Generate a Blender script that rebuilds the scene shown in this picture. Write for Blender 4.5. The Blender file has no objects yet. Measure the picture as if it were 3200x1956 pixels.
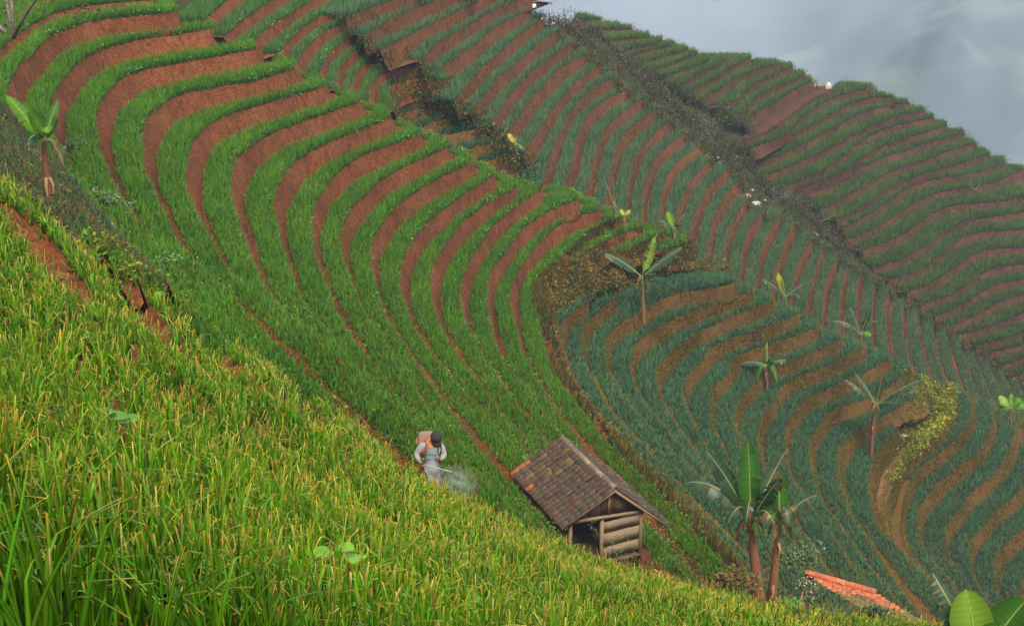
import bpy, bmesh, math, random
import numpy as np
from mathutils import Vector, Matrix
R = np.random.default_rng(7)
random.seed(7)
SC = bpy.context.scene
COL = SC.collection
RAD = math.radians

# ------------------------------------------------------------------ camera, world, sun, exposure
PITCH = RAD(23.0)
F = 4444.0
cam_d = bpy.data.cameras.new('camera'); cam = bpy.data.objects.new('camera', cam_d); COL.objects.link(cam)
cam.location = (0, 0, 0); cam.rotation_euler = (RAD(90) - PITCH, 0, 0)
cam_d.sensor_width = 36.0; cam_d.lens = 36.0 * F / 3200.0
cam_d.clip_start = 0.1; cam_d.clip_end = 6000
SC.camera = cam

W = bpy.data.worlds.new('World'); SC.world = W; W.use_nodes = True
nt = W.node_tree; nt.nodes.clear()
wo = nt.nodes.new('ShaderNodeOutputWorld'); bg = nt.nodes.new('ShaderNodeBackground'); sk = nt.nodes.new('ShaderNodeTexSky')
sk.sky_type = 'NISHITA'; sk.sun_disc = False; sk.sun_elevation = RAD(58); sk.sun_rotation = RAD(165)
sk.altitude = 1000; sk.air_density = 1.0; sk.dust_density = 3.0; sk.ozone_density = 1.0
bg.inputs['Strength'].default_value = 0.09
hs = nt.nodes.new('ShaderNodeHueSaturation'); hs.inputs['Saturation'].default_value = 0.4    # a veiled, whitish sky
nt.links.new(sk.outputs[0], hs.inputs['Color']); nt.links.new(hs.outputs[0], bg.inputs[0]); nt.links.new(bg.outputs[0], wo.inputs[0])
sun_d = bpy.data.lights.new('sun', 'SUN'); sun = bpy.data.objects.new('sun', sun_d); COL.objects.link(sun)
sun_d.energy = 1.5; sun_d.angle = RAD(20); sun_d.color = (1.0, 0.89, 0.68)
_az, _el = RAD(165), RAD(58)      # rotation of the sky: clockwise from +Y
_sd = Vector((math.sin(_az) * math.cos(_el), math.cos(_az) * math.cos(_el), math.sin(_el)))
sun.rotation_euler = _sd.to_track_quat('Z', 'Y').to_euler()
SC.view_settings.view_transform = 'Standard'; SC.view_settings.look = 'None'
SC.view_settings.exposure = 1.9; SC.view_settings.gamma = 1.0; SC.view_settings.use_curve_mapping = False
SC.cycles.use_denoising = True
SC.cycles.max_bounces = 6; SC.cycles.diffuse_bounces = 3; SC.cycles.transmission_bounces = 3
SC.cycles.transparent_max_bounces = 6; SC.cycles.volume_bounces = 0
SC.cycles.sample_clamp_indirect = 6

# ------------------------------------------------------------------ survey helpers: sight lines from the view point
cp, sp = math.cos(PITCH), math.sin(PITCH)
def ray(u, v):
    a = (np.asarray(u, float) - 1600) / F; b = -(np.asarray(v, float) - 978) / F
    return np.stack([a, cp + b * sp, -sp + b * cp], -1)
def on_level(u, v, H):                 # where a sight line meets the horizontal plane H below the view point
    d = ray(u, v); return d * (H / -d[..., 2])[..., None]
def at_dist(u, v, D):
    d = ray(u, v); return d / np.linalg.norm(d, axis=-1, keepdims=True) * np.asarray(D)[..., None]
def to_px(P):
    P = np.asarray(P, float); z = P[..., 1] * cp - P[..., 2] * sp
    y = P[..., 1] * sp + P[..., 2] * cp
    return 1600 + F * P[..., 0] / z, 978 - F * y / z

def tag(o, label=None, cat=None, group=None, kind=None):
    if label: o['label'] = label
    if cat: o['category'] = cat
    if group: o['group'] = group
    if kind: o['kind'] = kind
    return o
def mesh_obj(name, V, Fq, mat=None, parent=None, attrs=None, smooth=False, mats=None, midx=None):
    """V (n,3); Fq list of int arrays (each (m,3) or (m,4))."""
    me = bpy.data.meshes.new(name)
    V = np.ascontiguousarray(V, dtype=np.float32)
    Fq = [np.asarray(f, dtype=np.int32) for f in (Fq if isinstance(Fq, (list, tuple)) else [Fq]) if len(f)]
    me.vertices.add(len(V)); me.vertices.foreach_set('co', V.ravel())
    nl = sum(f.size for f in Fq); npoly = sum(len(f) for f in Fq)
    me.loops.add(nl); me.polygons.add(npoly)
    li = np.concatenate([f.ravel() for f in Fq]); tot = np.concatenate([np.full(len(f), f.shape[1], np.int32) for f in Fq])
    st = np.zeros(npoly, np.int32); st[1:] = np.cumsum(tot)[:-1]
    me.loops.foreach_set('vertex_index', li); me.polygons.foreach_set('loop_start', st); me.polygons.foreach_set('loop_total', tot)
    if smooth: me.polygons.foreach_set('use_smooth', np.ones(npoly, bool))
    if midx is not None: me.polygons.foreach_set('material_index', np.asarray(midx, np.int32))
    for k, a in (attrs or {}).items():
        at = me.attributes.new(k, 'FLOAT_COLOR', 'POINT')
        a = np.asarray(a, np.float32)
        if a.shape[1] == 3: a = np.concatenate([a, np.ones((len(a), 1), np.float32)], 1)
        at.data.foreach_set('color', np.ascontiguousarray(a).ravel())
    me.update(calc_edges=True)
    for m in (mats or ([mat] if mat else [])): me.materials.append(m)
    o = bpy.data.objects.new(name, me); COL.objects.link(o)
    if parent: o.parent = parent
    return o

# ------------------------------------------------------------------ materials
def new_mat(name):
    m = bpy.data.materials.new(name); m.use_nodes = True
    n = m.node_tree; n.nodes.clear(); out = n.nodes.new('ShaderNodeOutputMaterial')
    return m, n, out
def N(n, t, **kw):
    x = n.nodes.new(t)
    for k, v in kw.items(): setattr(x, k, v)
    return x
def ramp(n, stops, interp='LINEAR'):
    r = N(n, 'ShaderNodeValToRGB'); r.color_ramp.interpolation = interp
    e = r.color_ramp.elements
    while len(e) < len(stops): e.new(0.5)
    for x, (p, c) in zip(e, stops): x.position = p; x.color = (*c, 1)
    return r
def mixc(n, a, b, fac, mode='MIX'):
    m = N(n, 'ShaderNodeMix', data_type='RGBA', blend_type=mode)
    for s, v in ((0, fac), (6, a), (7, b)):
        if hasattr(v, 'is_output'): n.links.new(v, m.inputs[s])
        elif s == 0: m.inputs[0].default_value = v
        else: m.inputs[s].default_value = (*v, 1)
    return m.outputs[2]
def noise(n, scale, detail=3, rough=0.6, vec=None, dist=0.0):
    x = N(n, 'ShaderNodeTexNoise'); x.inputs['Scale'].default_value = scale; x.inputs['Detail'].default_value = detail
    x.inputs['Roughness'].default_value = rough; x.inputs['Distortion'].default_value = dist
    if vec is not None: n.links.new(vec, x.inputs['Vector'])
    return x.outputs[0]
def leaf_mat(name, transl=0.35, rough=0.55, spec=0.25):
    """colour comes from the per-leaf attribute 'col' (set where the leaves are built), plus a slow drift over the field"""
    m, n, out = new_mat(name)
    a = N(n, 'ShaderNodeAttribute', attribute_name='col')
    geo = N(n, 'ShaderNodeNewGeometry')
    nz = noise(n, 0.35, 3, 0.6, geo.outputs['Position'])
    r = ramp(n, [(0.3, (0.72, 0.78, 0.8)), (0.7, (1.22, 1.12, 0.95))]); n.links.new(nz, r.inputs[0])
    col = mixc(n, a.outputs['Color'], r.outputs[0], 1.0, 'MULTIPLY')
    p = N(n, 'ShaderNodeBsdfPrincipled'); p.inputs['Roughness'].default_value = rough
    p.inputs['Specular IOR Level'].default_value = spec
    n.links.new(col, p.inputs['Base Color'])
    t = N(n, 'ShaderNodeBsdfTranslucent'); n.links.new(col, t.inputs[0])
    mx = N(n, 'ShaderNodeMixShader'); mx.inputs[0].default_value = transl
    n.links.new(p.outputs[0], mx.inputs[1]); n.links.new(t.outputs[0], mx.inputs[2]); n.links.new(mx.outputs[0], out.inputs[0])
    return m
def soil_mat(name, c1, c2, c3, weeds=None, wamt=0.0):
    m, n, out = new_mat(name)
    geo = N(n, 'ShaderNodeNewGeometry'); pos = geo.outputs['Position']
    a = noise(n, 0.5, 4, 0.65, pos); b = noise(n, 9.0, 5, 0.7, pos); c = noise(n, 40.0, 3, 0.7, pos)
    r1 = ramp(n, [(0.25, c1), (0.5, c2), (0.75, c3)]); n.links.new(a, r1.inputs[0])
    r2 = ramp(n, [(0.32, (0.42, 0.40, 0.42)), (0.5, (.95, .95, .95)), (0.7, (1.45, 1.4, 1.3))]); n.links.new(b, r2.inputs[0])
    col = mixc(n, r1.outputs[0], r2.outputs[0], 0.8, 'MULTIPLY')
    r3 = ramp(n, [(0.35, (0.5, 0.5, 0.52)), (0.66, (1.4, 1.35, 1.3))]); n.links.new(c, r3.inputs[0])
    col = mixc(n, col, r3.outputs[0], 0.7, 'MULTIPLY')
    mp = N(n, 'ShaderNodeMapping'); mp.inputs['Scale'].default_value = (5, 5, .7); n.links.new(pos, mp.inputs[0]); e_ = noise(n, 1.0, 4, .7, mp.outputs[0])
    r4 = ramp(n, [(0.36, (0.55, 0.52, 0.52)), (0.52, (1.0, 1.0, 1.0)), (0.68, (1.3, 1.22, 1.15))]); n.links.new(e_, r4.inputs[0]); col = mixc(n, col, r4.outputs[0], 0.75, 'MULTIPLY')
    if weeds:
        w = noise(n, 3.5, 5, 0.75, pos)
        rw = ramp(n, [(0.62 - wamt * .25, (0, 0, 0)), (0.72 - wamt * .2, (1, 1, 1))]); n.links.new(w, rw.inputs[0])
        col = mixc(n, col, weeds, rw.outputs[0])
    p = N(n, 'ShaderNodeBsdfPrincipled'); p.inputs['Roughness'].default_value = 0.95; p.inputs['Specular IOR Level'].default_value = 0.1
    n.links.new(col, p.inputs['Base Color'])
    bp = N(n, 'ShaderNodeBump'); bp.inputs['Strength'].default_value = 0.9; bp.inputs['Distance'].default_value = 0.15
    n.links.new(b, bp.inputs['Height']); n.links.new(bp.outputs[0], p.inputs['Normal'])
    n.links.new(p.outputs[0], out.inputs[0])
    return m
def plain_mat(name, c1, c2, scale=8, rough=0.8, bump=0.3, stretch=None, spec=0.2, dist=0.01):
    m, n, out = new_mat(name)
    tc = N(n, 'ShaderNodeTexCoord'); vec = tc.outputs['Object']
    if stretch:
        mp = N(n, 'ShaderNodeMapping'); mp.inputs['Scale'].default_value = stretch; n.links.new(vec, mp.inputs[0]); vec = mp.outputs[0]
    oi = N(n, 'ShaderNodeObjectInfo')
    a = noise(n, scale, 5, 0.7, vec)
    r = ramp(n, [(0.3, c1), (0.7, c2)]); n.links.new(a, r.inputs[0])
    r2 = ramp(n, [(0, (0.75, 0.75, 0.75)), (1, (1.2, 1.2, 1.2))]); n.links.new(oi.outputs['Random'], r2.inputs[0])
    col = mixc(n, r.outputs[0], r2.outputs[0], 0.8, 'MULTIPLY')
    p = N(n, 'ShaderNodeBsdfPrincipled'); p.inputs['Roughness'].default_value = rough; p.inputs['Specular IOR Level'].default_value = spec
    n.links.new(col, p.inputs['Base Color'])
    bp = N(n, 'ShaderNodeBump'); bp.inputs['Strength'].default_value = bump; bp.inputs['Distance'].default_value = dist
    n.links.new(a, bp.inputs['Height']); n.links.new(bp.outputs[0], p.inputs['Normal'])
    n.links.new(p.outputs[0], out.inputs[0])
    return m
M_SOIL = soil_mat('red_soil', (0.120, 0.041, 0.016), (0.175, 0.060, 0.022), (0.225, 0.083, 0.031))
M_SOILW = soil_mat('weedy_red_soil', (0.095, 0.038, 0.016), (0.135, 0.050, 0.019), (0.17, 0.068, 0.024), (0.10, 0.078, 0.014), 0.75)
M_SOILF = soil_mat('rusty_soil', (0.11, 0.044, 0.02), (0.16, 0.058, 0.024), (0.20, 0.075, 0.03), (0.10, 0.078, 0.018), 0.35)
M_SOILD = soil_mat('purple_brown_soil', (0.060, 0.030, 0.018), (0.088, 0.038, 0.021), (0.13, 0.050, 0.025), (0.09, 0.10, 0.03), 0.15)
M_WILD = soil_mat('rough_ground', (0.05, 0.035, 0.018), (0.07, 0.05, 0.022), (0.04, 0.05, 0.016), (0.03, 0.05, 0.014), 0.7)
M_BRUSH = leaf_mat('scrub_leaf', 0.35, 0.95, 0.05)
M_PATH = soil_mat('trodden_path', (0.26, 0.13, 0.07), (0.34, 0.17, 0.09), (0.40, 0.22, 0.12), (0.14, 0.13, 0.03), 0.1)
M_CROP = leaf_mat('onion_leaf', 0.35)
M_LEAFY = leaf_mat('broad_leaf', 0.35, 0.45)
# ------------------------------------------------------------------ the terraces, surveyed lip by lip (sight line u, v; level in metres below the view point)
def L(*a): return np.array(a, float).reshape(-1, 2)
B = [
 L(480,-42, 300,-34, 150,-8, 60,40, 0,85, -60,140, -85,200),
 L(480,3, 400,8, 300,18, 232,28, 160,50, 100,80, 50,112, 0,152, -50,215, -75,290),
 L(544,43, 432,50, 332,61, 289,68, 232,88, 166,110, 133,139, 90,179, 50,212, 30,246, 14,292, 17,349, 40,385),
 L(667,93, 564,110, 448,123, 382,139, 332,153, 282,173, 232,206, 199,239, 173,276, 152,315, 143,350, 146,398, 159,441, 186,478, 215,520),
 L(799,159, 730,169, 664,184, 564,199, 465,216, 398,236, 358,262, 325,292, 306,322, 295,358, 292,392, 297,430, 303,470, 318,513, 343,576, 373,619, 400,655, 434,706, 480,752),
 L(914,221, 866,234, 799,256, 700,272, 597,289, 548,302, 498,335, 465,362, 441,395, 430,433, 436,473, 441,516, 456,563, 479,606, 499,662, 519,699, 549,752, 577,787, 615,825),
 L(1018,274, 949,295, 866,317, 766,345, 700,367, 643,398, 610,436, 588,484, 575,533, 578,583, 590,629, 605,668, 628,712, 655,758, 680,808, 718,863, 780,915, 865,966),
 L(1121,324, 1032,352, 932,385, 832,425, 764,473, 731,506, 721,549, 718,599, 724,649, 738,699, 758,749, 781,808, 800,865, 819,900, 852,943, 898,999, 950,1049),
 L(1214,372, 1165,392, 1099,418, 1046,440, 959,482, 900,533, 858,584, 845,618, 842,649, 850,699, 863,742, 882,796, 900,845, 922,900, 955,953, 981,993, 1031,1055, 1081,1110),
 L(1307,425, 1232,453, 1132,486, 1089,513, 1032,556, 986,622, 966,659, 962,705, 968,752, 978,799, 999,850, 1018,897, 1036,940, 1064,993, 1098,1050, 1135,1099),
 L(1394,463, 1298,506, 1215,546, 1159,596, 1105,642, 1076,689, 1062,732, 1064,785, 1074,826, 1093,876, 1116,933, 1142,986, 1174,1035, 1208,1082, 1250,1145),
 L(1470,513, 1364,559, 1281,616, 1231,659, 1182,719, 1160,765, 1155,815, 1162,862, 1176,912, 1200,976, 1233,1036, 1259,1076, 1286,1118, 1315,1165, 1366,1230),
 L(1540,553, 1464,600, 1381,659, 1314,715, 1272,780, 1250,825, 1243,873, 1250,915, 1266,966, 1297,1026, 1328,1078, 1368,1132, 1420,1190),
 L(1609,588, 1539,623, 1506,650, 1450,694, 1414,740, 1367,797, 1345,842, 1337,890, 1337,920, 1346,960, 1366,1016, 1389,1060, 1417,1106, 1465,1160),
 L(1677,605, 1632,639, 1586,668, 1543,714, 1500,766, 1460,815, 1438,870, 1431,925, 1436,970, 1449,1009, 1472,1056, 1504,1112, 1550,1170),
 L(1798,628, 1732,649, 1685,679, 1639,708, 1606,747, 1573,792, 1540,831, 1522,868, 1513,920, 1515,970, 1528,1030, 1549,1082, 1583,1137, 1622,1190),
 L(1868,663, 1798,676, 1749,706, 1705,739, 1676,774, 1649,808, 1612,855, 1592,895, 1583,940, 1590,991, 1605,1050, 1632,1112, 1668,1170),
 L(1938,693, 1880,703, 1833,735, 1788,782, 1745,812, 1715,842, 1685,862, 1664,890, 1659,930, 1678,985, 1691,1050, 1711,1135, 1751,1205, 1804,1277, 1850,1340, 1987,1478, 2130,1620, 2286,1800, 2400,1930),
 L(1998,719, 1938,732, 1898,757, 1865,776, 1831,799, 1792,829),
 L(2058,742, 2014,762, 1964,782, 1938,794),
 L(2140,765, 2095,778, 2060,786),
]
B_H = [11.3, 11.6] + [12.0 + 0.9 * i for i in range(16)] + [26.0, 26.6, 27.1]
B2 = [
 L(716,0, 680,30, 646,60),
 L(859,0, 816,27, 759,70, 713,106), L(982,0, 949,20, 882,60, 832,93, 793,133),
 L(1091,7, 1065,27, 998,53, 932,96, 899,133, 872,159), L(1141,40, 1115,53, 1048,86, 982,123, 949,159, 915,209),
 L(1181,80, 1131,100, 1065,133, 1018,179, 992,226), L(1227,123, 1148,143, 1091,176, 1058,219, 1048,266),
 L(1267,159, 1198,173, 1144,193, 1108,229, 1096,269), L(1310,206, 1231,219, 1181,236, 1154,262, 1148,299),
 L(1383,255, 1330,242, 1264,252, 1221,269, 1206,282, 1214,305, 1224,332),
]
B2_H = [12.6 + 0.62 * i for i in range(len(B2))]
B3 = [L(1351,304, 1322,301, 1263,309, 1226,339), L(1415,330, 1345,336, 1281,344, 1246,362), L(1450,362, 1415,365, 1357,380, 1316,403),
 L(1515,403, 1462,409, 1415,420, 1380,425), L(1561,450, 1509,455, 1462,467, 1440,480), L(1620,485, 1596,485, 1544,496, 1520,510)]
B3_H = [19.0 + 0.6 * i for i in range(len(B3))]
C = [
 L(1850,922, 1815,938, 1776,955, 1722,1000, 1703,1060, 1714,1130, 1753,1200, 1806,1275, 1862,1340, 1992,1475, 2132,1615, 2290,1800, 2400,1925),
 L(1834,939, 1776,980, 1747,1009, 1739,1040, 1744,1076, 1758,1117, 1793,1193, 1836,1263, 1893,1330, 1970,1405),
 L(1928,933, 1869,968, 1823,1015, 1805,1060, 1809,1105, 1834,1164, 1881,1245, 1943,1325, 2004,1388),
 L(2293,886, 2185,909, 2109,918, 2050,945, 1998,980, 1934,1011, 1895,1053, 1884,1099, 1893,1152, 1928,1222, 1980,1292, 2050,1362, 2112,1420),
 L(2348,915, 2255,945, 2167,974, 2109,997, 2072,1017, 2050,1035, 2009,1053, 1974,1088, 1963,1140, 1974,1204, 2021,1274, 2080,1339, 2144,1409),
 L(2409,945, 2313,980, 2226,1015, 2150,1052, 2134,1078, 2097,1099, 2056,1134, 2045,1175, 2050,1234, 2085,1292, 2138,1368, 2196,1444),
 L(2482,988, 2372,1032, 2284,1061, 2215,1093, 2204,1120, 2185,1142, 2150,1169, 2130,1210, 2132,1257, 2155,1309, 2196,1380, 2250,1450),
 L(2552,1025, 2458,1063, 2400,1078, 2290,1120, 2276,1150, 2276,1180, 2240,1199, 2216,1234, 2211,1280, 2220,1339, 2249,1397, 2300,1465),
 L(2625,1063, 2546,1098, 2458,1133, 2400,1154, 2346,1178, 2342,1215, 2313,1236, 2291,1274, 2287,1321, 2301,1380, 2321,1432, 2370,1495),
 L(2698,1092, 2604,1139, 2488,1180, 2425,1210, 2424,1250, 2389,1276, 2367,1315, 2363,1374, 2377,1444, 2420,1510),
 L(2774,1127, 2692,1174, 2604,1209, 2510,1248, 2486,1286, 2449,1335, 2441,1396, 2453,1466, 2488,1530, 2540,1600),
 L(2838,1156, 2774,1215, 2721,1244, 2645,1265, 2570,1297, 2560,1340, 2536,1368, 2528,1408, 2531,1472, 2552,1530, 2593,1606, 2640,1665),
 L(2860,1240, 2750,1308, 2648,1367, 2630,1398, 2611,1422, 2607,1484, 2628,1548, 2663,1630, 2710,1690),
 L(2800,1340, 2740,1400, 2719,1445, 2706,1495, 2705,1554, 2728,1647, 2790,1700, 2880,1790, 2985,1880, 3060,1960),
]
C_H = [26.8, 26.8, 27.7] + [28.6 + 0.9 * i for i in range(len(C) - 3)]
G = [
 L(2975,1215, 2975,1290, 2945,1350, 2880,1410, 2820,1455, 2790,1510, 2768,1570, 2770,1640, 2795,1710, 2860,1780),
 L(3020,1235, 3036,1275, 3019,1338, 2972,1390, 2908,1437, 2858,1472, 2838,1515, 2812,1580, 2803,1641, 2820,1705, 2850,1752, 2900,1800),
 L(3092,1262, 3107,1290, 3095,1349, 3054,1414, 2984,1472, 2926,1513, 2910,1545, 2879,1577, 2867,1624, 2867,1670, 2894,1724, 2940,1780),
 L(3160,1290, 3173,1325, 3159,1396, 3118,1472, 3060,1519, 3012,1560, 2994,1592, 2957,1630, 2944,1676, 2953,1727, 2990,1780),
 L(3250,1400, 3240,1470, 3200,1519, 3142,1577, 3092,1612, 3078,1650, 3040,1672, 3023,1717, 3025,1770, 3047,1831, 3090,1880),
 L(3290,1540, 3260,1600, 3200,1653, 3162,1682, 3146,1710, 3118,1727, 3104,1766, 3103,1810, 3125,1870, 3160,1920),
 L(3330,1650, 3280,1720, 3220,1765, 3186,1806, 3180,1855, 3195,1910, 3240,1970),
 L(3380,1740, 3320,1790, 3280,1840, 3265,1890, 3290,1960),
]
G_H = [38.1 + 0.9 * i for i in range(len(G))]
Dd = [
 L(1223,0, 1147,29), L(1369,0, 1334,12, 1246,50, 1196,79), L(1503,0, 1404,50, 1328,88, 1252,128),
 L(1620,0, 1538,35, 1450,88, 1363,140, 1310,187), L(1661,23, 1567,76, 1497,128, 1415,187, 1372,225),
 L(1699,53, 1596,128, 1520,199, 1462,257, 1427,309), L(1748,93, 1661,152, 1596,210, 1520,280, 1477,345),
 L(1792,131, 1690,199, 1626,257, 1567,327, 1532,385), L(1836,166, 1754,210, 1690,274, 1626,350, 1585,415),
 L(1880,199, 1800,255, 1737,325, 1690,397, 1640,470), L(1925,245, 1828,288, 1776,352, 1745,422, 1706,527),
 L(1965,280, 1881,317, 1828,369, 1802,434, 1764,574), L(2015,311, 1934,358, 1881,410, 1852,480, 1826,609),
 L(2056,340, 1969,399, 1925,451, 1908,509, 1890,644), L(2097,375, 2027,428, 1984,480, 1966,533, 1951,655),
 L(2144,416, 2074,469, 2030,521, 2011,580, 1998,696), L(2185,451, 2112,509, 2074,562, 2060,620, 2053,700),
 L(2222,500, 2144,575, 2117,640, 2105,720), L(2278,527, 2208,585, 2172,655, 2155,734),
 L(2307,562, 2262,620, 2225,680, 2208,763), L(2331,623, 2296,670, 2267,740, 2255,834), L(2380,658, 2338,717, 2319,775, 2307,851),
 L(2439,664, 2401,728, 2371,793, 2357,880), L(2482,688, 2447,763, 2418,834, 2409,892), L(2540,735, 2499,799, 2476,863, 2466,915),
 L(2575,763, 2540,834, 2522,904, 2514,962), L(2619,797, 2583,863, 2569,927, 2566,985), L(2651,822, 2632,880, 2622,950, 2619,1005),
 L(2689,845, 2676,900, 2669,960, 2672,1020), L(2727,872, 2718,930, 2716,980, 2720,1040), L(2771,899, 2764,960, 2764,1034, 2771,1092),
 L(2820,938, 2813,993, 2820,1057, 2833,1112), L(2864,969, 2864,1034, 2874,1092, 2888,1140), L(2908,999, 2915,1057, 2928,1127, 2945,1180),
 L(2952,1030, 2963,1098, 2984,1168, 3005,1220), L(2996,1065, 3013,1127, 3042,1203, 3065,1250), L(3036,1100, 3060,1162, 3089,1226, 3110,1265),
 L(3080,1130, 3101,1180, 3130,1238, 3155,1280), L(3130,1160, 3153,1209, 3182,1267, 3205,1300), L(3177,1188, 3204,1240, 3235,1300),
 L(3224,1215, 3255,1280, 3280,1330), L(3270,1245, 3300,1300, 3330,1350),
]
D_H = [14.5 + 0.9 * i for i in range(16)]; D_H += [D_H[-1] + 0.9, D_H[-1] + 1.45]; D_H += [D_H[-1] + 0.6 + 0.84 * i for i in range(len(Dd) - 18)]
E = [
 L(1864,66, 1790,60), L(1966,96, 1900,95, 1838,96), L(2022,120, 1950,125, 1880,136), L(2062,134, 2000,150, 1920,165),
 L(2102,146, 2049,158, 2000,168, 1955,188), L(2139,161, 2058,183, 1985,205), L(2173,175, 2097,205, 2030,222), L(2209,190, 2141,219, 2078,242),
 L(2258,190, 2219,214, 2161,248, 2112,270), L(2336,188, 2292,202, 2263,229, 2209,263, 2146,294),
 L(2429,205, 2351,224, 2292,250, 2244,287, 2185,313), L(2472,216, 2390,248, 2333,278, 2302,315, 2248,333),
 L(2507,241, 2414,278, 2353,312, 2328,350, 2283,367), L(2533,260, 2453,300, 2404,335, 2358,358, 2320,385),
 L(2590,285, 2530,312, 2470,358, 2420,395, 2360,425, 2300,442),
 L(2721,278, 2609,302, 2536,341, 2482,385, 2458,419, 2414,440, 2336,468),
 L(2790,310, 2731,306, 2667,322, 2609,355, 2536,394, 2468,428, 2400,462),
 L(2825,325, 2779,330, 2682,358, 2585,412, 2487,466, 2414,497, 2341,513),
 L(2880,350, 2804,362, 2731,390, 2658,432, 2560,480, 2463,526, 2370,560),
 L(2915,372, 2844,384, 2774,400, 2727,418, 2680,445, 2651,484, 2593,523, 2517,558, 2429,586),
 L(2950,396, 2885,418, 2815,436, 2750,460, 2690,500, 2640,535, 2560,570, 2470,598),
 L(3005,420, 2896,447, 2855,465, 2750,495, 2668,532, 2600,575, 2511,612),
 L(3040,452, 2960,475, 2902,498, 2774,541, 2695,582, 2634,622, 2563,657),
 L(3085,485, 3020,510, 2949,527, 2832,558, 2752,607, 2680,657, 2616,692),
 L(3130,508, 3060,540, 2984,552, 2879,566, 2822,594, 2752,646, 2680,687, 2630,715),
 L(3190,535, 3100,575, 3025,587, 2926,600, 2867,628, 2809,670, 2727,717, 2639,748),
 L(3260,600, 3200,622, 3107,633, 3060,636, 2972,643, 2908,672, 2855,717, 2780,758, 2692,783),
 L(3280,650, 3200,662, 3109,679, 3007,690, 2945,725, 2885,777, 2809,818, 2727,836),
 L(3290,715, 3200,722, 3147,723, 3060,726, 3007,743, 2937,801, 2867,853, 2774,876),
 L(3290,770, 3194,775, 3101,778, 3050,789, 2984,841, 2914,888, 2832,917),
 L(3290,818, 3200,825, 3095,842, 3031,882, 2961,929, 2879,952), L(3290,860, 3200,874, 3118,888, 3054,917, 2990,964, 2920,987),
 L(3290,900, 3200,920, 3107,953, 3042,993, 2961,1022), L(3290,955, 3200,980, 3089,1028, 2996,1052), L(3290,1000, 3200,1034, 3130,1063, 3048,1082),
 L(3290,1050, 3200,1080, 3077,1106), L(3300,1090, 3200,1121, 3124,1141), L(3300,1140, 3230,1160, 3165,1176), L(3310,1185, 3250,1205, 3210,1215),
]
E_H = [24.0 + 0.42 * i for i in range(8)] + [27.4 + 0.69 * (i - 8) for i in range(8, len(E))]
Wd = [ L(-200,250, -60,395, 0,440, 60,490, 110,560, 160,640, 230,735, 330,800)[::1],
]
WB = [L(-260,330, -150,420, -60,480, 0,530, 60,600, 130,660), L(-200,240, -100,330, 0,425, 60,485, 110,550, 160,625, 230,720, 330,800),
      L(-150,200, -60,300, 20,390, 100,480, 200,600, 300,720, 400,820), L(-60,270, 0,335, 70,405, 140,470, 215,545, 300,660, 400,770, 520,890)]
WB_H = [8.3, 9.3, 10.4, 11.6]
FG_EDGE = np.array([(-300,300,21.5),(-150,430,22.5),(0,550,23),(130,665,24),(270,770,24.3),(400,845,25),(520,930,25.5),(640,1010,26),(900,1180,27),(1150,1345,27.5),
   (1345,1488,28),(1600,1625,29.5),(1800,1722,31),(2050,1795,32),(2200,1845,33),(2400,1915,34.5),(2560,1975,35.5),(2800,2070,36),(3200,2220,37)], float)
def v_edge(u): return np.interp(u, FG_EDGE[:, 0], FG_EDGE[:, 1])

def smooth_line(P, step, it=2):
    """Chaikin-style rounding and even resampling of a polyline"""
    P = np.asarray(P, float)
    for _ in range(it):
        a, b = P[:-1], P[1:]
        Q = np.empty((2 * len(a), P.shape[1])); Q[0::2] = .75 * a + .25 * b; Q[1::2] = .25 * a + .75 * b
        P = np.vstack([P[:1], Q, P[-1:]])
    s = np.r_[0, np.cumsum(np.linalg.norm(np.diff(P, axis=0), axis=1))]
    n = max(3, int(s[-1] / step) + 1); t = np.linspace(0, s[-1], n)
    return np.stack([np.interp(t, s, P[:, i]) for i in range(P.shape[1])], 1)
def lnoise(n, step, amp, seg=6.0):
    k = max(2, int(n * step / seg) + 2)
    return np.interp(np.linspace(0, k - 1, n), np.arange(k), R.normal(0, amp, k))
def extend_px(l, kind, ext=70):
    l = l.copy()
    if kind == 'B':
        u, v = l[0]
        l = np.vstack([[(u - 75, v - 44), (u - 28, v - 35), (u - 2, v - 24), (u + 6, v - 11)], l])
        # run the near arm on down the slope until it is behind the field the camera stands in
        d = l[-1] - l[-3]; d /= np.linalg.norm(d); out = [l[-1]]
        for _ in range(40):
            if out[-1][1] > v_edge(out[-1][0]) + 45: break
            d = d + np.array([0.72, 0.69]) * 0.10; d /= np.linalg.norm(d)
            out.append(out[-1] + d * 40)
        l = np.vstack([l, out[1:]]) if len(out) > 1 else l
    elif kind == 'C':
        u, v = l[0]
        l = np.vstack([[(u - 60, v - 36), (u - 20, v - 28), (u + 3, v - 18), (u + 8, v - 8)], l])
        d = l[-1] - l[-3]; d /= np.linalg.norm(d); out = [l[-1]]
        for _ in range(40):
            if out[-1][1] > max(v_edge(out[-1][0]) + 20, 0) or out[-1][1] > 1990: break
            d = d + np.array([0.74, 0.67]) * 0.08; d /= np.linalg.norm(d)
            out.append(out[-1] + d * 40)
        l = np.vstack([l, out[1:]]) if len(out) > 1 else l
    elif kind == 'D':
        d = l[-1] - l[-2]; d /= np.linalg.norm(d); l = np.vstack([l, l[-1] + d * ext])
        if l[0][1] < 12: d = l[0] - l[1]; d /= np.linalg.norm(d); l = np.vstack([l[0] + d * 90, l])
    elif kind == 'E':
        d = l[0] - l[1]; d /= np.linalg.norm(d); l = np.vstack([l[0] + d * 12 + np.array([-10, -9]), l[0] + d * 12, l])
    elif kind == 'G':
        d = l[-1] - l[-2]; d /= np.linalg.norm(d); l = np.vstack([l, l[-1] + d * 160])
    return l
REG = {}
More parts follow.
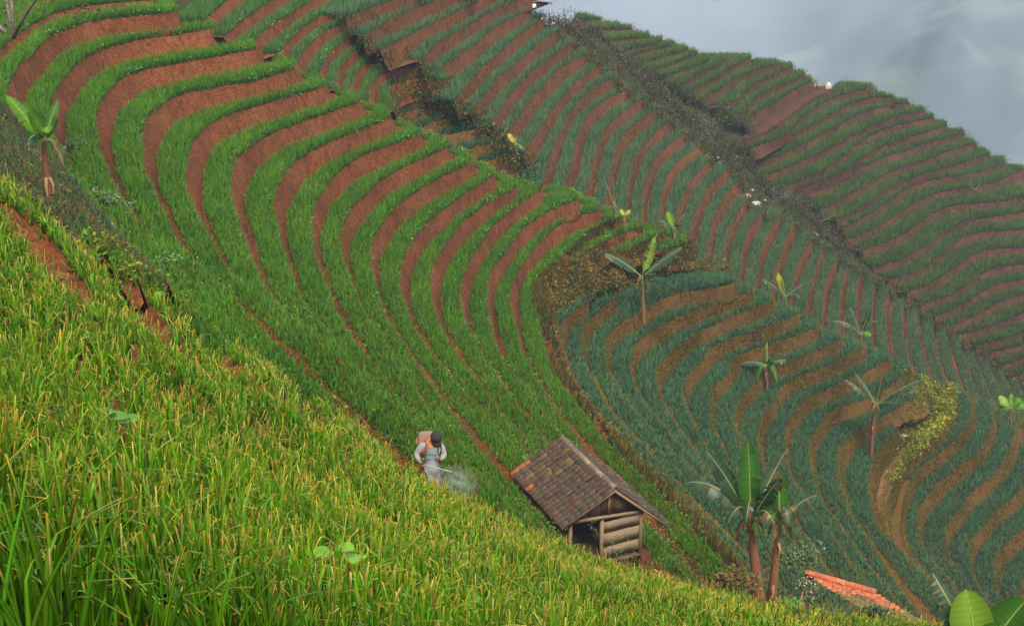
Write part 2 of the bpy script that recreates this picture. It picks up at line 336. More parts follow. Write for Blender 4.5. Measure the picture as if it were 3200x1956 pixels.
def survey(name, lips, Hs, kind, step, jit=0.05):
    out = []
    for i, (l, H) in enumerate(zip(lips, Hs)):
        k = kind
        if name == 'B' and i in (0, 1): k = 'none'
        if name == 'B' and i >= 18: k = 'nose'
        if name == 'C' and (i in (0, 1, 2, 13)): k = 'Cn'
        if k == 'nose':
            u, v = l[0]; l = np.vstack([[(u - 75, v - 44), (u - 28, v - 35), (u - 2, v - 24), (u + 6, v - 11)], l])
        elif k == 'Cn':
            l = extend_px(l, 'C')[4:]
        else: l = extend_px(l, k, 18 if name == 'B2' else 6 if name == 'D' and 3 <= i <= 9 else 70)
        l = smooth_line(l, 9, 2)
        P = on_level(l[:, 0], l[:, 1], H)
        P = smooth_line(P[:, :2], step, 1)
        nrm = np.gradient(P, axis=0); nrm /= np.linalg.norm(nrm, axis=1, keepdims=True) + 1e-9
        nrm = np.stack([-nrm[:, 1], nrm[:, 0]], 1)        # to the left of travel = downhill
        P = P + nrm * (lnoise(len(P), step, jit, 5) + lnoise(len(P), step, jit * .5, 1.2))[:, None]
        out.append({'P': P, 'n': nrm, 'z': -H})
    REG[name] = out
survey('B', B, B_H, 'B', 0.55); survey('B2', B2, B2_H, 'D', 0.6); survey('B3', B3, B3_H, 'none', 0.6)
survey('C', C, C_H, 'C', 0.6); survey('G', G, G_H, 'G', 0.6); survey('D', Dd, D_H, 'D', 0.8); survey('E', E, E_H, 'E', 0.8, 0.07)
survey('W', WB, WB_H, 'none', 0.5)
def near_dist(P, Q):
    """distance of each point of P to polyline Q (vertices)"""
    d = np.full(len(P), 1e9)
    for i in range(0, len(P), 256):
        d[i:i + 256] = np.sqrt(((P[i:i + 256, None] - Q[None]) ** 2).sum(-1)).min(1)
    return d
def sm(a, k=5):
    if len(a) < k: return a
    p = np.pad(a, k // 2, mode='edge'); return np.convolve(p, np.ones(k) / k, 'valid')[:len(a)]
for rg, rows in REG.items():
    for i, r in enumerate(rows):
        r['up'] = sm(np.minimum(near_dist(r['P'], rows[i - 1]['P']), 3.2)) if i else np.full(len(r['P']), 1.8)
        r['dn'] = sm(np.minimum(near_dist(r['P'], rows[i + 1]['P']), 3.2)) if i + 1 < len(rows) else np.full(len(r['P']), 1.8)

def zipper(A, Bp, maxlen):
    """triangle strip between two polylines (index lists), long triangles left out"""
    i = j = 0; tri = []
    while i < len(A) - 1 or j < len(Bp) - 1:
        if i == len(A) - 1: adv = 'j'
        elif j == len(Bp) - 1: adv = 'i'
        else:
            adv = 'i' if np.hypot(*(A[i + 1] - Bp[j])) < np.hypot(*(A[i] - Bp[j + 1])) else 'j'
        t = (i, i + 1, ~j) if adv == 'i' else (i, ~(j + 1), ~j)
        pts = [A[a] if a >= 0 else Bp[~a] for a in t]
        if max(np.hypot(*(pts[0] - pts[1])), np.hypot(*(pts[1] - pts[2])), np.hypot(*(pts[0] - pts[2]))) < maxlen: tri.append(t)
        if adv == 'i': i += 1
        else: j += 1
    return tri
def in_poly(x, y, poly):
    c = np.zeros(np.shape(x), bool); n = len(poly); j = n - 1
    for i in range(n):
        xi, yi = poly[i]; xj, yj = poly[j]
        with np.errstate(divide='ignore', invalid='ignore'):
            c ^= ((yi > y) != (yj > y)) & (x < (xj - xi) * (y - yi) / (yj - yi + 1e-12) + xi)
        j = i
    return c
# the two places dug level for the hut and the shed
_r2 = at_dist(1922, 1528, 40.0); _r1 = on_level(1755, 1368, -_r2[2]); _rd = (_r1 - _r2)[:2]; _rd /= np.linalg.norm(_rd); _sd = np.array([-_rd[1], _rd[0]])
HUT_CLEAR = np.array([_r2[:2] + _sd * a + _rd * b for a, b in ((-1.7, -2.6), (2.3, -2.6), (2.3, 3.6), (-1.7, 3.6))])
_a2 = at_dist(2738, 1852, 39.0); _a1 = on_level(2516, 1790, -_a2[2]); _r = (_a1 - _a2)[:2]; _rl = np.linalg.norm(_r); _r /= _rl; _s = np.array([-_r[1], _r[0]]); _s = -_s if _s[1] > 0 else _s
_e0 = at_dist(2965, 1990, 38.1); _ev = (_e0 - _a2)[:2]; SHED_CLEAR = np.array([_a2[:2] + _ev * a + _r * b for a, b in ((-.3, -.9), (1.6, -.9), (1.6, _rl + .6), (-.3, _rl + .6))])
CARVE = [(HUT_CLEAR, _r2[2] - 2.55), (SHED_CLEAR, _a2[2] - 2.0)]
def carve(x, y, z):
    for pl_, zz in CARVE: z = np.where(in_poly(x, y, pl_), np.minimum(z, zz), z)
    return z
RISE_OPT = {'B': (.36, .8), 'B2': (.32, .6), 'B3': (.3, .6), 'C': (.34, .7), 'G': (.34, .7), 'D': (.25, .6), 'E': (.28, .7), 'W': (.2, .4)}
SOIL = {'B': M_SOIL, 'B2': M_SOIL, 'B3': M_SOILW, 'C': M_SOILW, 'G': M_SOILW, 'D': M_SOILF, 'E': M_SOILD, 'W': M_SOIL}
SNAME = {'B': 'terraced_bowl_ground', 'B2': 'upper_bowl_ground', 'B3': 'small_terrace_ground', 'C': 'lower_bowl_ground', 'G': 'corner_bowl_ground',
         'D': 'far_slope_ground', 'E': 'ridge_hill_ground', 'W': 'weedy_bank_ground'}
for rg, rows in REG.items():
    fr, cap = RISE_OPT[rg]; V = []; T = []; base = 0
    prev_foot = None
    for i, r in enumerate(rows):
        P, nrm, z = r['P'], r['n'], r['z']
        b = np.minimum(r['dn'] * fr, cap)
        foot = P + nrm * b[:, None]; mid = P + nrm * (b * .42)[:, None]; dig = {'B': .14, 'C': .13, 'G': .13, 'D': .14, 'E': .16}.get(rg, .08)
        zf = rows[i + 1]['z'] if i + 1 < len(rows) else z - 0.95
        r['foot'] = foot; r['zf'] = zf; r['b'] = b
        if prev_foot is not None:
            inner = prev_foot + rows[i - 1]['n'] * np.minimum(rows[i - 1]['dn'] * .10, .2)[:, None]; nA = len(prev_foot)
            V += [np.c_[prev_foot, np.full(nA, z - prev_dig)], np.c_[inner, np.full(nA, z)]]; q = np.arange(nA - 1)
            T.append(np.stack([base + q, base + q + nA, base + q + nA + 1], 1)); T.append(np.stack([base + q, base + q + nA + 1, base + q + 1], 1)); base += 2 * nA
            tri = zipper(inner, P, 4.5)
            V.append(np.c_[inner, np.full(nA, z)]); V.append(np.c_[P, np.full(len(P), z)])
            if tri: T.append(np.array([[base + a if a >= 0 else base + nA + ~a for a in t] for t in tri]))
            base += nA + len(P)
        # riser: lip, bulging middle, foot
        n = len(P); j1 = R.normal(0, .035, n); 
        V += [np.c_[P, np.full(n, z)], np.c_[mid + nrm * j1[:, None], np.full(n, z + (zf - z) * .5)], np.c_[foot, np.full(n, zf - dig)]]
        q = np.arange(n - 1)
        for k in (0, 1):
            a = base + k * n + q; T.append(np.stack([a, a + n, a + n + 1], 1)); T.append(np.stack([a, a + n + 1, a + 1], 1))
        base += 3 * n
        prev_foot = foot; prev_dig = dig
    V = np.vstack(V); V[:, 2] = carve(V[:, 0], V[:, 1], V[:, 2])
    o = mesh_obj(SNAME[rg], V, [np.vstack(T)], SOIL[rg]); tag(o, kind='structure')

# the steep overgrown bank between the big bowl and the lower one, and the ledge with the dirt path
def between(name, A, za, Bq, zb, mat, maxlen=6.0):
    tri = zipper(A, Bq, maxlen); V = np.vstack([np.c_[A, np.zeros(len(A)) + za], np.c_[Bq, np.zeros(len(Bq)) + zb]])
    o = mesh_obj(name, V, [np.array([[a if a >= 0 else len(A) + ~a for a in t] for t in tri])], mat); tag(o, kind='structure')
    return V[np.array([[a if a >= 0 else len(A) + ~a for a in t] for t in tri])]
bB, bC, bG = REG['B'], REG['C'], REG['G']
_t = [(2290,838),(2200,848),(2100,856),(2027,868),(1970,884)]; _b = on_level(np.array([a for a, b in _t]), np.array([b for a, b in _t]), -bC[3]['z'])
between('lower_bowl_back_bench', _b[:, :2], bC[3]['z'], bC[3]['P'][8:60], bC[3]['z'] - .004, M_SOILW, 4.5)
_q = np.vstack([[(p_[0], p_[1]) for p_ in _b], bC[0]['P']]); _z = np.r_[np.full(len(_b), bC[3]['z'] - .008), np.full(len(bC[0]['P']), bC[0]['z'] - .006)]
_s = [bB[i]['foot'][8] for i in (20, 19, 18)]; _sz = [bB[i]['zf'] for i in (20, 19, 18)]
_A = np.vstack([_s, bB[17]['foot'][10:]]); _Az = np.r_[_sz, np.full(len(bB[17]['foot']) - 10, bB[17]['zf'] - .004)]
BANK_T = between('earth_bank', _A, _Az, _q, _z, M_WILD, 7)
LEDGE_T = between('path_ledge', bC[13]['foot'], bC[13]['zf'], bG[0]['P'], bG[0]['z'] + .01, M_PATH, 8)
# ------------------------------------------------------------------ the field the camera stands in (thin plate through surveyed points)
FG_GR = FG_EDGE.copy(); FG_GR[:, 1] += .42 * F * .87 / FG_GR[:, 2]
ctl = [(u, v, D) for u, v, D in FG_GR] 
ctl += [(0,1956,3.9),(800,1956,6.4),(1600,1956,11.5),(2200,1956,20),(0,1500,7.6),(600,1500,11.2),(1200,1700,15),(1345,1575,23.6),(1345,1655,18.8),(1800,1805,25.5),(1800,1865,20.5),(2100,1885,27),(2100,1956,21),(2400,1995,27.5),(600,1105,23),(600,1200,18.7),(950,1290,22.5),(950,1380,18.5),(250,880,20.5),(250,1000,16.8),(0,700,19.5),(2900,1990,30),(-600,1956,2.8)]
cp3 = at_dist(np.array([c[0] for c in ctl]), np.array([c[1] for c in ctl]), np.array([c[2] for c in ctl]))
K = cp3
def tps_fit(X, z, lam=0.02):
    d = np.linalg.norm(X[:, None] - X[None], axis=-1); Kk = np.where(d > 0, d ** 2 * np.log(d + 1e-9), 0) + lam * np.eye(len(X))
    Pm = np.c_[np.ones(len(X)), X]; A = np.block([[Kk, Pm], [Pm.T, np.zeros((3, 3))]])
    return np.linalg.solve(A, np.r_[z, np.zeros(3)])
_w = tps_fit(K[:, :2], K[:, 2])
def fg_smooth(x, y):
    X = np.stack([np.ravel(x), np.ravel(y)], 1); out = np.empty(len(X))
    for i in range(0, len(X), 20000):
        q = X[i:i + 20000]; d = np.linalg.norm(q[:, None] - K[None, :, :2], axis=-1)
        out[i:i + 20000] = (np.where(d > 0, d ** 2 * np.log(d + 1e-9), 0)) @ _w[:len(K)] + _w[len(K)] + q @ _w[len(K) + 1:]
    return out.reshape(np.shape(x))
FURROWS = [((75,715),(275,985)), ((365,860),(560,1150)), ((625,1060),(815,1290)), ((885,1225),(1060,1410)), ((1165,1405),(1260,1510))]
FUR = []
def fur_dist(x, y):
    d = np.full(np.shape(x), 9.0)
    for a, b in FUR:
        ab = b - a; t = np.clip(((x - a[0]) * ab[0] + (y - a[1]) * ab[1]) / (ab @ ab), 0, 1); d = np.minimum(d, np.hypot(x - a[0] - ab[0] * t, y - a[1] - ab[1] * t))
    return d
def fg_hit(u, v):
    d = ray(u, v)
    for t in np.arange(3, 45, .05):
        p_ = d * t
        if p_[2] < fg_smooth(p_[0:1], p_[1:2])[0]: return p_[:2]
    return d[:2] * 25
for a_, b_ in FURROWS: FUR.append((fg_hit(*a_), fg_hit(*b_)))
def fg_terr(x, y):
    """stepped into terraces of 1.3 m where the field is far, plain slope close by; also returns the riser mask"""
    S = -fg_smooth(x, y); s = 1.3
    q = (S - 7.6) / s; fl = np.floor(q); fr = q - fl
    t = np.where(fr < .66, fr * .16, .1056 + np.clip((fr - .66) / .24, 0, 1) * .8944)
    Tz = 7.6 + (fl + t) * s
    dist = np.sqrt(x * x + y * y + S * S); k = np.clip((dist - 9) / 8, 0, 1)
    k = k * .28; fd = fur_dist(x, y); tr = np.clip(1.5 - fd / .34, 0, 1) * .40
    return -(S * (1 - k) + Tz * k) - tr, (fd < .40) | ((fr > .80) & (fr < .90) & (k > .2))
ed = at_dist(FG_GR[:, 0], FG_GR[:, 1], FG_GR[:, 2])
ed_poly = smooth_line(ed[:, :2], 0.5, 2)
ed_poly = np.vstack([ed_poly, [(ed_poly[-1][0], -6), (-20, -6)]])
def in_poly(x, y, poly):
    c = np.zeros(np.shape(x), bool); n = len(poly); j = n - 1
    for i in range(n):
        xi, yi = poly[i]; xj, yj = poly[j]
        with np.errstate(divide='ignore', invalid='ignore'):
            c ^= ((yi > y) != (yj > y)) & (x < (xj - xi) * (y - yi) / (yj - yi + 1e-12) + xi)
        j = i
    return c

# ------------------------------------------------------------------ rough ground under and between the terraces (membrane through all lips)
GX0, GX1, GY0, GY1, GS = -60.0, 95.0, -8.0, 175.0, 0.65
gx = np.arange(GX0, GX1, GS); gy = np.arange(GY0, GY1, GS); XX, YY = np.meshgrid(gx, gy)
Z = np.full(XX.shape, np.nan); cnt = np.zeros(XX.shape)
acc = np.zeros(XX.shape)
for rg, rows in REG.items():
    for r in rows:
        ii = ((r['P'][:, 1] - GY0) / GS + .5).astype(int); jj = ((r['P'][:, 0] - GX0) / GS + .5).astype(int)
        ok = (ii >= 0) & (ii < len(gy)) & (jj >= 0) & (jj < len(gx))
        np.add.at(acc, (ii[ok], jj[ok]), r['z']); np.add.at(cnt, (ii[ok], jj[ok]), 1)
known = cnt > 0; Z[known] = acc[known] / cnt[known]
fgm = in_poly(XX, YY, ed_poly)
Z[fgm] = fg_smooth(XX[fgm], YY[fgm]); known |= fgm
# far rim and side anchors
HUT_PAD = on_level(1900, 1760, 19.0)
def anchor(u, v, H):
    p = on_level(u, v, H); i = int((p[1] - GY0) / GS); j = int((p[0] - GX0) / GS)
    if 0 <= i < len(gy) and 0 <= j < len(gx): Z[i, j] = p[2]; known[i, j] = True
for (u, v, H) in [(1500,-60,17), (1300,-60,14), (900,-60,11.5), (500,-60,9.5), (200,-80,8.5), (0,-60,8.4),(-150,40,9)]: anchor(u, v, H)
Z[-1, :] = np.where(gx > 5, -95, -14 - np.clip(gx + 10, 0, 15) * 1.2); known[-1, :] = True
Z[:, -1] = -80; known[:, -1] = True
Z[:, 0] = -7.5; known[:, 0] = True; Z[0, :] = fg_smooth(gx, np.full(len(gx), GY0)).clip(-60, 5); known[0, :] = True
# past the crest of the far hill the ground falls away into the valley
tips = [(1400,-70,15.5),(1560,-40,17.0),(1700,5,18.0),(1790,38,18.3)] + [(l[0][0], l[0][1], H) for l, H in zip(E, E_H) if l[0][0] > 1850]
tp = np.array([on_level(u + 14, v - 8, H) for u, v, H in tips]); th = np.arctan2(tp[:, 0], tp[:, 1]); od = np.argsort(th)
rr = np.hypot(tp[:, 0], tp[:, 1])[od]; thm = th[od]; zz_ = tp[od, 2]
rr = np.convolve(np.pad(rr, 2, mode='edge'), np.ones(5) / 5, 'valid'); TH = np.arctan2(XX, np.maximum(YY, .1)); RR = np.hypot(XX, YY)
Rr = np.interp(TH, thm, rr); Zr = np.interp(TH, thm, zz_); beyond = (RR > Rr + 1.5) & (TH > thm[0]) & (YY > 5)
Z[beyond] = (Zr - (RR - Rr) * .85)[beyond].clip(-98, 0); known |= beyond
Z0 = Z.copy(); Z = np.where(known, Z, np.nan)
# coarse to fine relaxation
def relax(Zk, kn, it):
    Zc = Zk.copy()
    for _ in range(it):
        P = np.pad(Zc, 1, mode='edge')
        a = (P[:-2, 1:-1] + P[2:, 1:-1] + P[1:-1, :-2] + P[1:-1, 2:]) * .25
        Zc = np.where(kn, Zk, a)
    return Zc
def solve(Zk, kn, lvl=0):
    h, w = Zk.shape
    if min(h, w) < 24: return relax(np.where(kn, Zk, np.nanmean(Zk[kn])), kn, 800)
    h2, w2 = h // 2 * 2, w // 2 * 2
    kk = kn[:h2, :w2].reshape(h2 // 2, 2, w2 // 2, 2); zz = np.where(kk, Zk[:h2, :w2].reshape(h2 // 2, 2, w2 // 2, 2), 0)
    c = kk.sum((1, 3)); zc = np.where(c > 0, zz.sum((1, 3)) / np.maximum(c, 1), 0); s = solve(zc, c > 0, lvl + 1)
    up = np.kron(s, np.ones((2, 2))); up = np.pad(up, ((0, h - h2), (0, w - w2)), mode='edge')
    Zi = np.where(kn, Zk, up)
    return relax(Zi, kn, 60)
Z = solve(np.where(known, Z, 0), known)
def erode(A, r, f):
    P = np.pad(A, r, mode='edge'); h_, w_ = A.shape
    return f.reduce([P[i:i + h_, j:j + w_] for i in range(2 * r + 1) for j in range(2 * r + 1)])
Z = np.where(fgm, Z, erode(erode(Z, 2, np.minimum), 2, np.maximum))       # no crest narrower than three metres
ldist = np.full(XX.shape, 99.0)
allP = np.vstack([r['P'][::2] for rows in REG.values() for r in rows])
# chamfer-like distance to the nearest lip
seed = cnt > 0; ldist[seed] = 0
for _ in range(14):
    P = np.pad(ldist, 1, constant_values=99)
    ldist = np.minimum.reduce([ldist, P[:-2, 1:-1] + GS, P[2:, 1:-1] + GS, P[1:-1, :-2] + GS, P[1:-1, 2:] + GS, P[:-2, :-2] + GS * 1.41, P[2:, 2:] + GS * 1.41, P[:-2, 2:] + GS * 1.41, P[2:, :-2] + GS * 1.41])
Zb = Z - 1.25 * np.clip((2.3 - ldist) / .9, 0, 1) - 0.12
Zb = np.where(fgm, Z - 1.6, Zb)
Zb += np.where(ldist > 2, R.normal(0, .08, Z.shape), 0)
Zb = carve(XX, YY, Zb)
def base_z(x, y):
    fx = np.clip((x - GX0) / GS, 0, len(gx) - 1.001); fy = np.clip((y - GY0) / GS, 0, len(gy) - 1.001)
    i = fy.astype(int); j = fx.astype(int); a = fx - j; b = fy - i
    return (Zb[i, j] * (1 - a) * (1 - b) + Zb[i, j + 1] * a * (1 - b) + Zb[i + 1, j] * (1 - a) * b + Zb[i + 1, j + 1] * a * b)
def base_ld(x, y):
    i = np.clip(((y - GY0) / GS + .5).astype(int), 0, len(gy) - 1); j = np.clip(((x - GX0) / GS + .5).astype(int), 0, len(gx) - 1)
    return ldist[i, j]
h, w = Z.shape; idx = np.arange(h * w).reshape(h, w)
q = np.stack([idx[:-1, :-1], idx[:-1, 1:], idx[1:, 1:], idx[1:, :-1]], -1).reshape(-1, 4)
o = mesh_obj('ground', np.c_[XX.ravel(), YY.ravel(), Zb.ravel()], [q], M_WILD, smooth=True); tag(o, kind='structure')
# the near field, fine mesh
fs = 0.14
fx_ = np.arange(-19, 19, fs); fy_ = np.arange(-4, 31, fs); FX, FY = np.meshgrid(fx_, fy_)
FZ, FR = fg_terr(FX, FY)
inside = in_poly(FX, FY, ed_poly) & (FZ > -30)
FZ = FZ + R.normal(0, .012, FZ.shape)
idx = np.arange(FX.size).reshape(FX.shape)
qm = inside[:-1, :-1] & inside[:-1, 1:] & inside[1:, 1:] & inside[1:, :-1]
q = np.stack([idx[:-1, :-1][qm], idx[:-1, 1:][qm], idx[1:, 1:][qm], idx[1:, :-1][qm]], -1)
used = np.unique(q); remap = np.zeros(FX.size, int); remap[used] = np.arange(len(used))
o = mesh_obj('near_slope_ground', np.c_[FX.ravel(), FY.ravel(), FZ.ravel()][used], [remap[q]], M_SOIL, smooth=True); tag(o, kind='structure')
# ------------------------------------------------------------------ leaves
def blades(P, h, w, lean, nseg, base_c, mid_c, tip_c, yaw=None, kink=None, up=None):
    """tapering leaves: P (n,3) feet, h heights, w widths, lean (n,2) drift of the tip; colours (n,3). nseg=1 gives one triangle each."""
    n = len(P)
    yaw = R.uniform(0, math.pi, n) if yaw is None else yaw
    s = np.stack([np.cos(yaw), np.sin(yaw), np.zeros(n)], 1)
    V = []; Cc = []
    for k in range(nseg + 1):
        t = k / nseg
        c = P.copy(); c[:, 2] += h * (t - .12 * t * t * (np.linalg.norm(lean, axis=1) / (h + 1e-6)))
        c[:, :2] += lean * (t ** 1.8)[..., None] if np.ndim(t) else lean * t ** 1.8
        if kink is not None and t > .6:
            kk = kink * ((t - .6) / .4)
            c[:, 2] -= h * .62 * kk; c[:, :2] += (lean / (np.linalg.norm(lean, axis=1, keepdims=True) + 1e-6)) * (h * .25 * kk)[:, None]
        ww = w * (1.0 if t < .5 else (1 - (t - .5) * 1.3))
        col = base_c * (1 - min(1, t * 2)) + mid_c * min(1, t * 2) if t < .5 else mid_c * (1 - (t - .5) * 2) + tip_c * ((t - .5) * 2)  # darkest tone at the foot, lightest at the tip
        if k < nseg: V += [c - s * (ww / 2)[:, None], c + s * (ww / 2)[:, None]]; Cc += [col, col]
        else: V += [c]; Cc += [col]
    V = np.stack(V, 1); Cc = np.stack(Cc, 1); m = V.shape[1]
    base = (np.arange(n) * m)[:, None]
    quads = [base + np.array([[2 * k, 2 * k + 1, 2 * k + 3, 2 * k + 2]]) for k in range(nseg - 1)]
    tri = base + np.array([[2 * nseg - 2, 2 * nseg - 1, 2 * nseg]])
    return V.reshape(-1, 3), ([np.vstack(quads)] if quads else []) + [tri], Cc.reshape(-1, 3)
class Bag:
    def __init__(s): s.V = []; s.F = {3: [], 4: []}; s.C = []; s.n = 0
    def add(s, V, Fs, Cc):
        for f in Fs: s.F[f.shape[1]].append(f + s.n)
        s.V.append(V); s.C.append(Cc); s.n += len(V)
    def make(s, name, mat, parent=None):
        if not s.n: return None
        return mesh_obj(name, np.vstack(s.V), [np.vstack(f) for f in s.F.values() if f], mat, parent, {'col': np.vstack(s.C)})
def vary(c, n, hue=.15, val=.25):
    c = np.array(c)[None] * np.clip(R.normal(1, val, (n, 1)), .4, 1.8)
    return np.clip(c * np.clip(R.normal(1, hue, (n, 3)), .5, 1.6), .002, .9)
def pick(cols, n):
    cols = np.array(cols); return cols[R.integers(0, len(cols), n)]
def leaf_quads(P, size, cols, tilt=0.6):
    """small folded broad leaves"""
    n = len(P); a = R.uniform(0, 2 * math.pi, n); t = R.normal(0, tilt, n)
    d = np.stack([np.cos(a) * np.cos(t), np.sin(a) * np.cos(t), np.sin(t)], 1)
    s = np.stack([-np.sin(a), np.cos(a), R.normal(0, .3, n)], 1)
    L_ = size[:, None]
    V = np.stack([P, P + d * L_ * .5 + s * L_ * .33, P + d * L_, P + d * L_ * .5 - s * L_ * .33], 1)
    base = (np.arange(n) * 4)[:, None]
    return V.reshape(-1, 3), [base + np.array([[0, 1, 2]]), base + np.array([[0, 2, 3]])], np.repeat(cols, 4, 0)

CROP = {  # density per m2, height, width, nseg, share of the bench, (foot, middle, tip) colours
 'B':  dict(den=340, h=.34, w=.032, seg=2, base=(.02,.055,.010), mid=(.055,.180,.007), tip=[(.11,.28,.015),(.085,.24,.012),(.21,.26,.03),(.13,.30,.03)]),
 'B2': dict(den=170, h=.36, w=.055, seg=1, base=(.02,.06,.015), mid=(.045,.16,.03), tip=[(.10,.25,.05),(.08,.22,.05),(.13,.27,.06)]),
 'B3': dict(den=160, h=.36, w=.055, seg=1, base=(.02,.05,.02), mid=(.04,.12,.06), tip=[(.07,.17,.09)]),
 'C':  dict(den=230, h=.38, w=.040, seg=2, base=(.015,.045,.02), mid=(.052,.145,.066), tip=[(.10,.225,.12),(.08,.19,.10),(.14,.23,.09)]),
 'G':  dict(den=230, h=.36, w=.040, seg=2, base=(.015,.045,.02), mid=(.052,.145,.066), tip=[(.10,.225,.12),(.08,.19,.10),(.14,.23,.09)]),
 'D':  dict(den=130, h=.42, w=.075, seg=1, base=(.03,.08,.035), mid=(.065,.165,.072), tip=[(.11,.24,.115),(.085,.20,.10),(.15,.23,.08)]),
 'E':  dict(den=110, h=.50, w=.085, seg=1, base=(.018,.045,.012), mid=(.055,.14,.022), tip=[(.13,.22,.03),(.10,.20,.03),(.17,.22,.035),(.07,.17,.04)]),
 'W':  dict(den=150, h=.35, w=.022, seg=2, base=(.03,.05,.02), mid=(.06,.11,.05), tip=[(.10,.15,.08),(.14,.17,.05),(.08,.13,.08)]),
}
# which lips carry no crop (path edges, bank feet), and the share of the bench in leaf
NOCROP = {'C': {0}, 'G': {0}, 'E': {14}, 'B': {0}}
SHARE = {'B': (.86, .60, .44), 'B2': (.85, .6, .6), 'B3': (.9, .8, .8), 'C': (.95, .70, .56), 'G': (.88, .70, .62), 'D': (.85, .58, .58), 'E': (.92, .85, .85), 'W': (.8, .75, .75)}
def share(rg, r):
    t = -r['P'] / np.linalg.norm(r['P'], axis=1, keepdims=True); f = (r['n'] * t).sum(1); a, b, c = SHARE[rg]
    return sm(np.where(f > 0, b + (a - b) * np.clip(f * 1.3, 0, 1), b + (c - b) * np.clip(-f * 1.6, 0, 1)), 5)
def band(r, lo, hi):
    """sample points on the bench, lo..hi metres back from the lip (arrays over the lip)"""
    P, nrm = r['P'], r['n']; seg = np.linalg.norm(np.diff(P, axis=0), axis=1)
    wd = np.maximum(hi - lo, 0); wm = (wd[:-1] + wd[1:]) / 2
    return seg * wm
def sample_band(r, lo, hi, den):
    A = band(r, lo, hi); n = int(A.sum() * den)
    if n < 1: return np.zeros((0, 2)), np.zeros(0), np.zeros(0)
    k = R.choice(len(A), n, p=A / A.sum()); t = R.random(n); u = R.random(n)
    P = r['P'][k] * (1 - t)[:, None] + r['P'][k + 1] * t[:, None]; nn = r['n'][k]
    l = lo[k] + (hi[k] - lo[k]) * u
    return P - nn * l[:, None], u, k + t
ROWS = {}
GROUPN = {'B': 'rows of bright green onions round the big bowl', 'B2': 'rows of green onions on the upper left slope behind the bowl', 'B3': 'rows of blue green onions on the small patch behind the bowl',
          'C': 'rows of blue green onions round the lower bowl', 'G': 'rows of blue green onions in the corner bowl', 'D': 'rows of blue green onions running down the far slope',
          'E': 'rows of olive green crops on the far hill under the mist', 'W': 'rows of weedy blue onions beside the lone banana plant'}
WHERE = {'B': 'bright green onion row in the big bowl', 'B2': 'green onion row on the slope behind the bowl', 'B3': 'short blue green onion row on the small patch',
         'C': 'blue green onion row in the lower bowl', 'G': 'blue green onion row right of the dirt path', 'D': 'narrow blue green onion row down the far slope',
         'E': 'wavy olive green crop row on the far hill', 'W': 'weedy blue onion row beside the lone banana'}
def ordinal(n): return '%d%s' % (n, 'th' if 10 <= n % 100 <= 20 else {1: 'st', 2: 'nd', 3: 'rd'}.get(n % 10, 'th'))
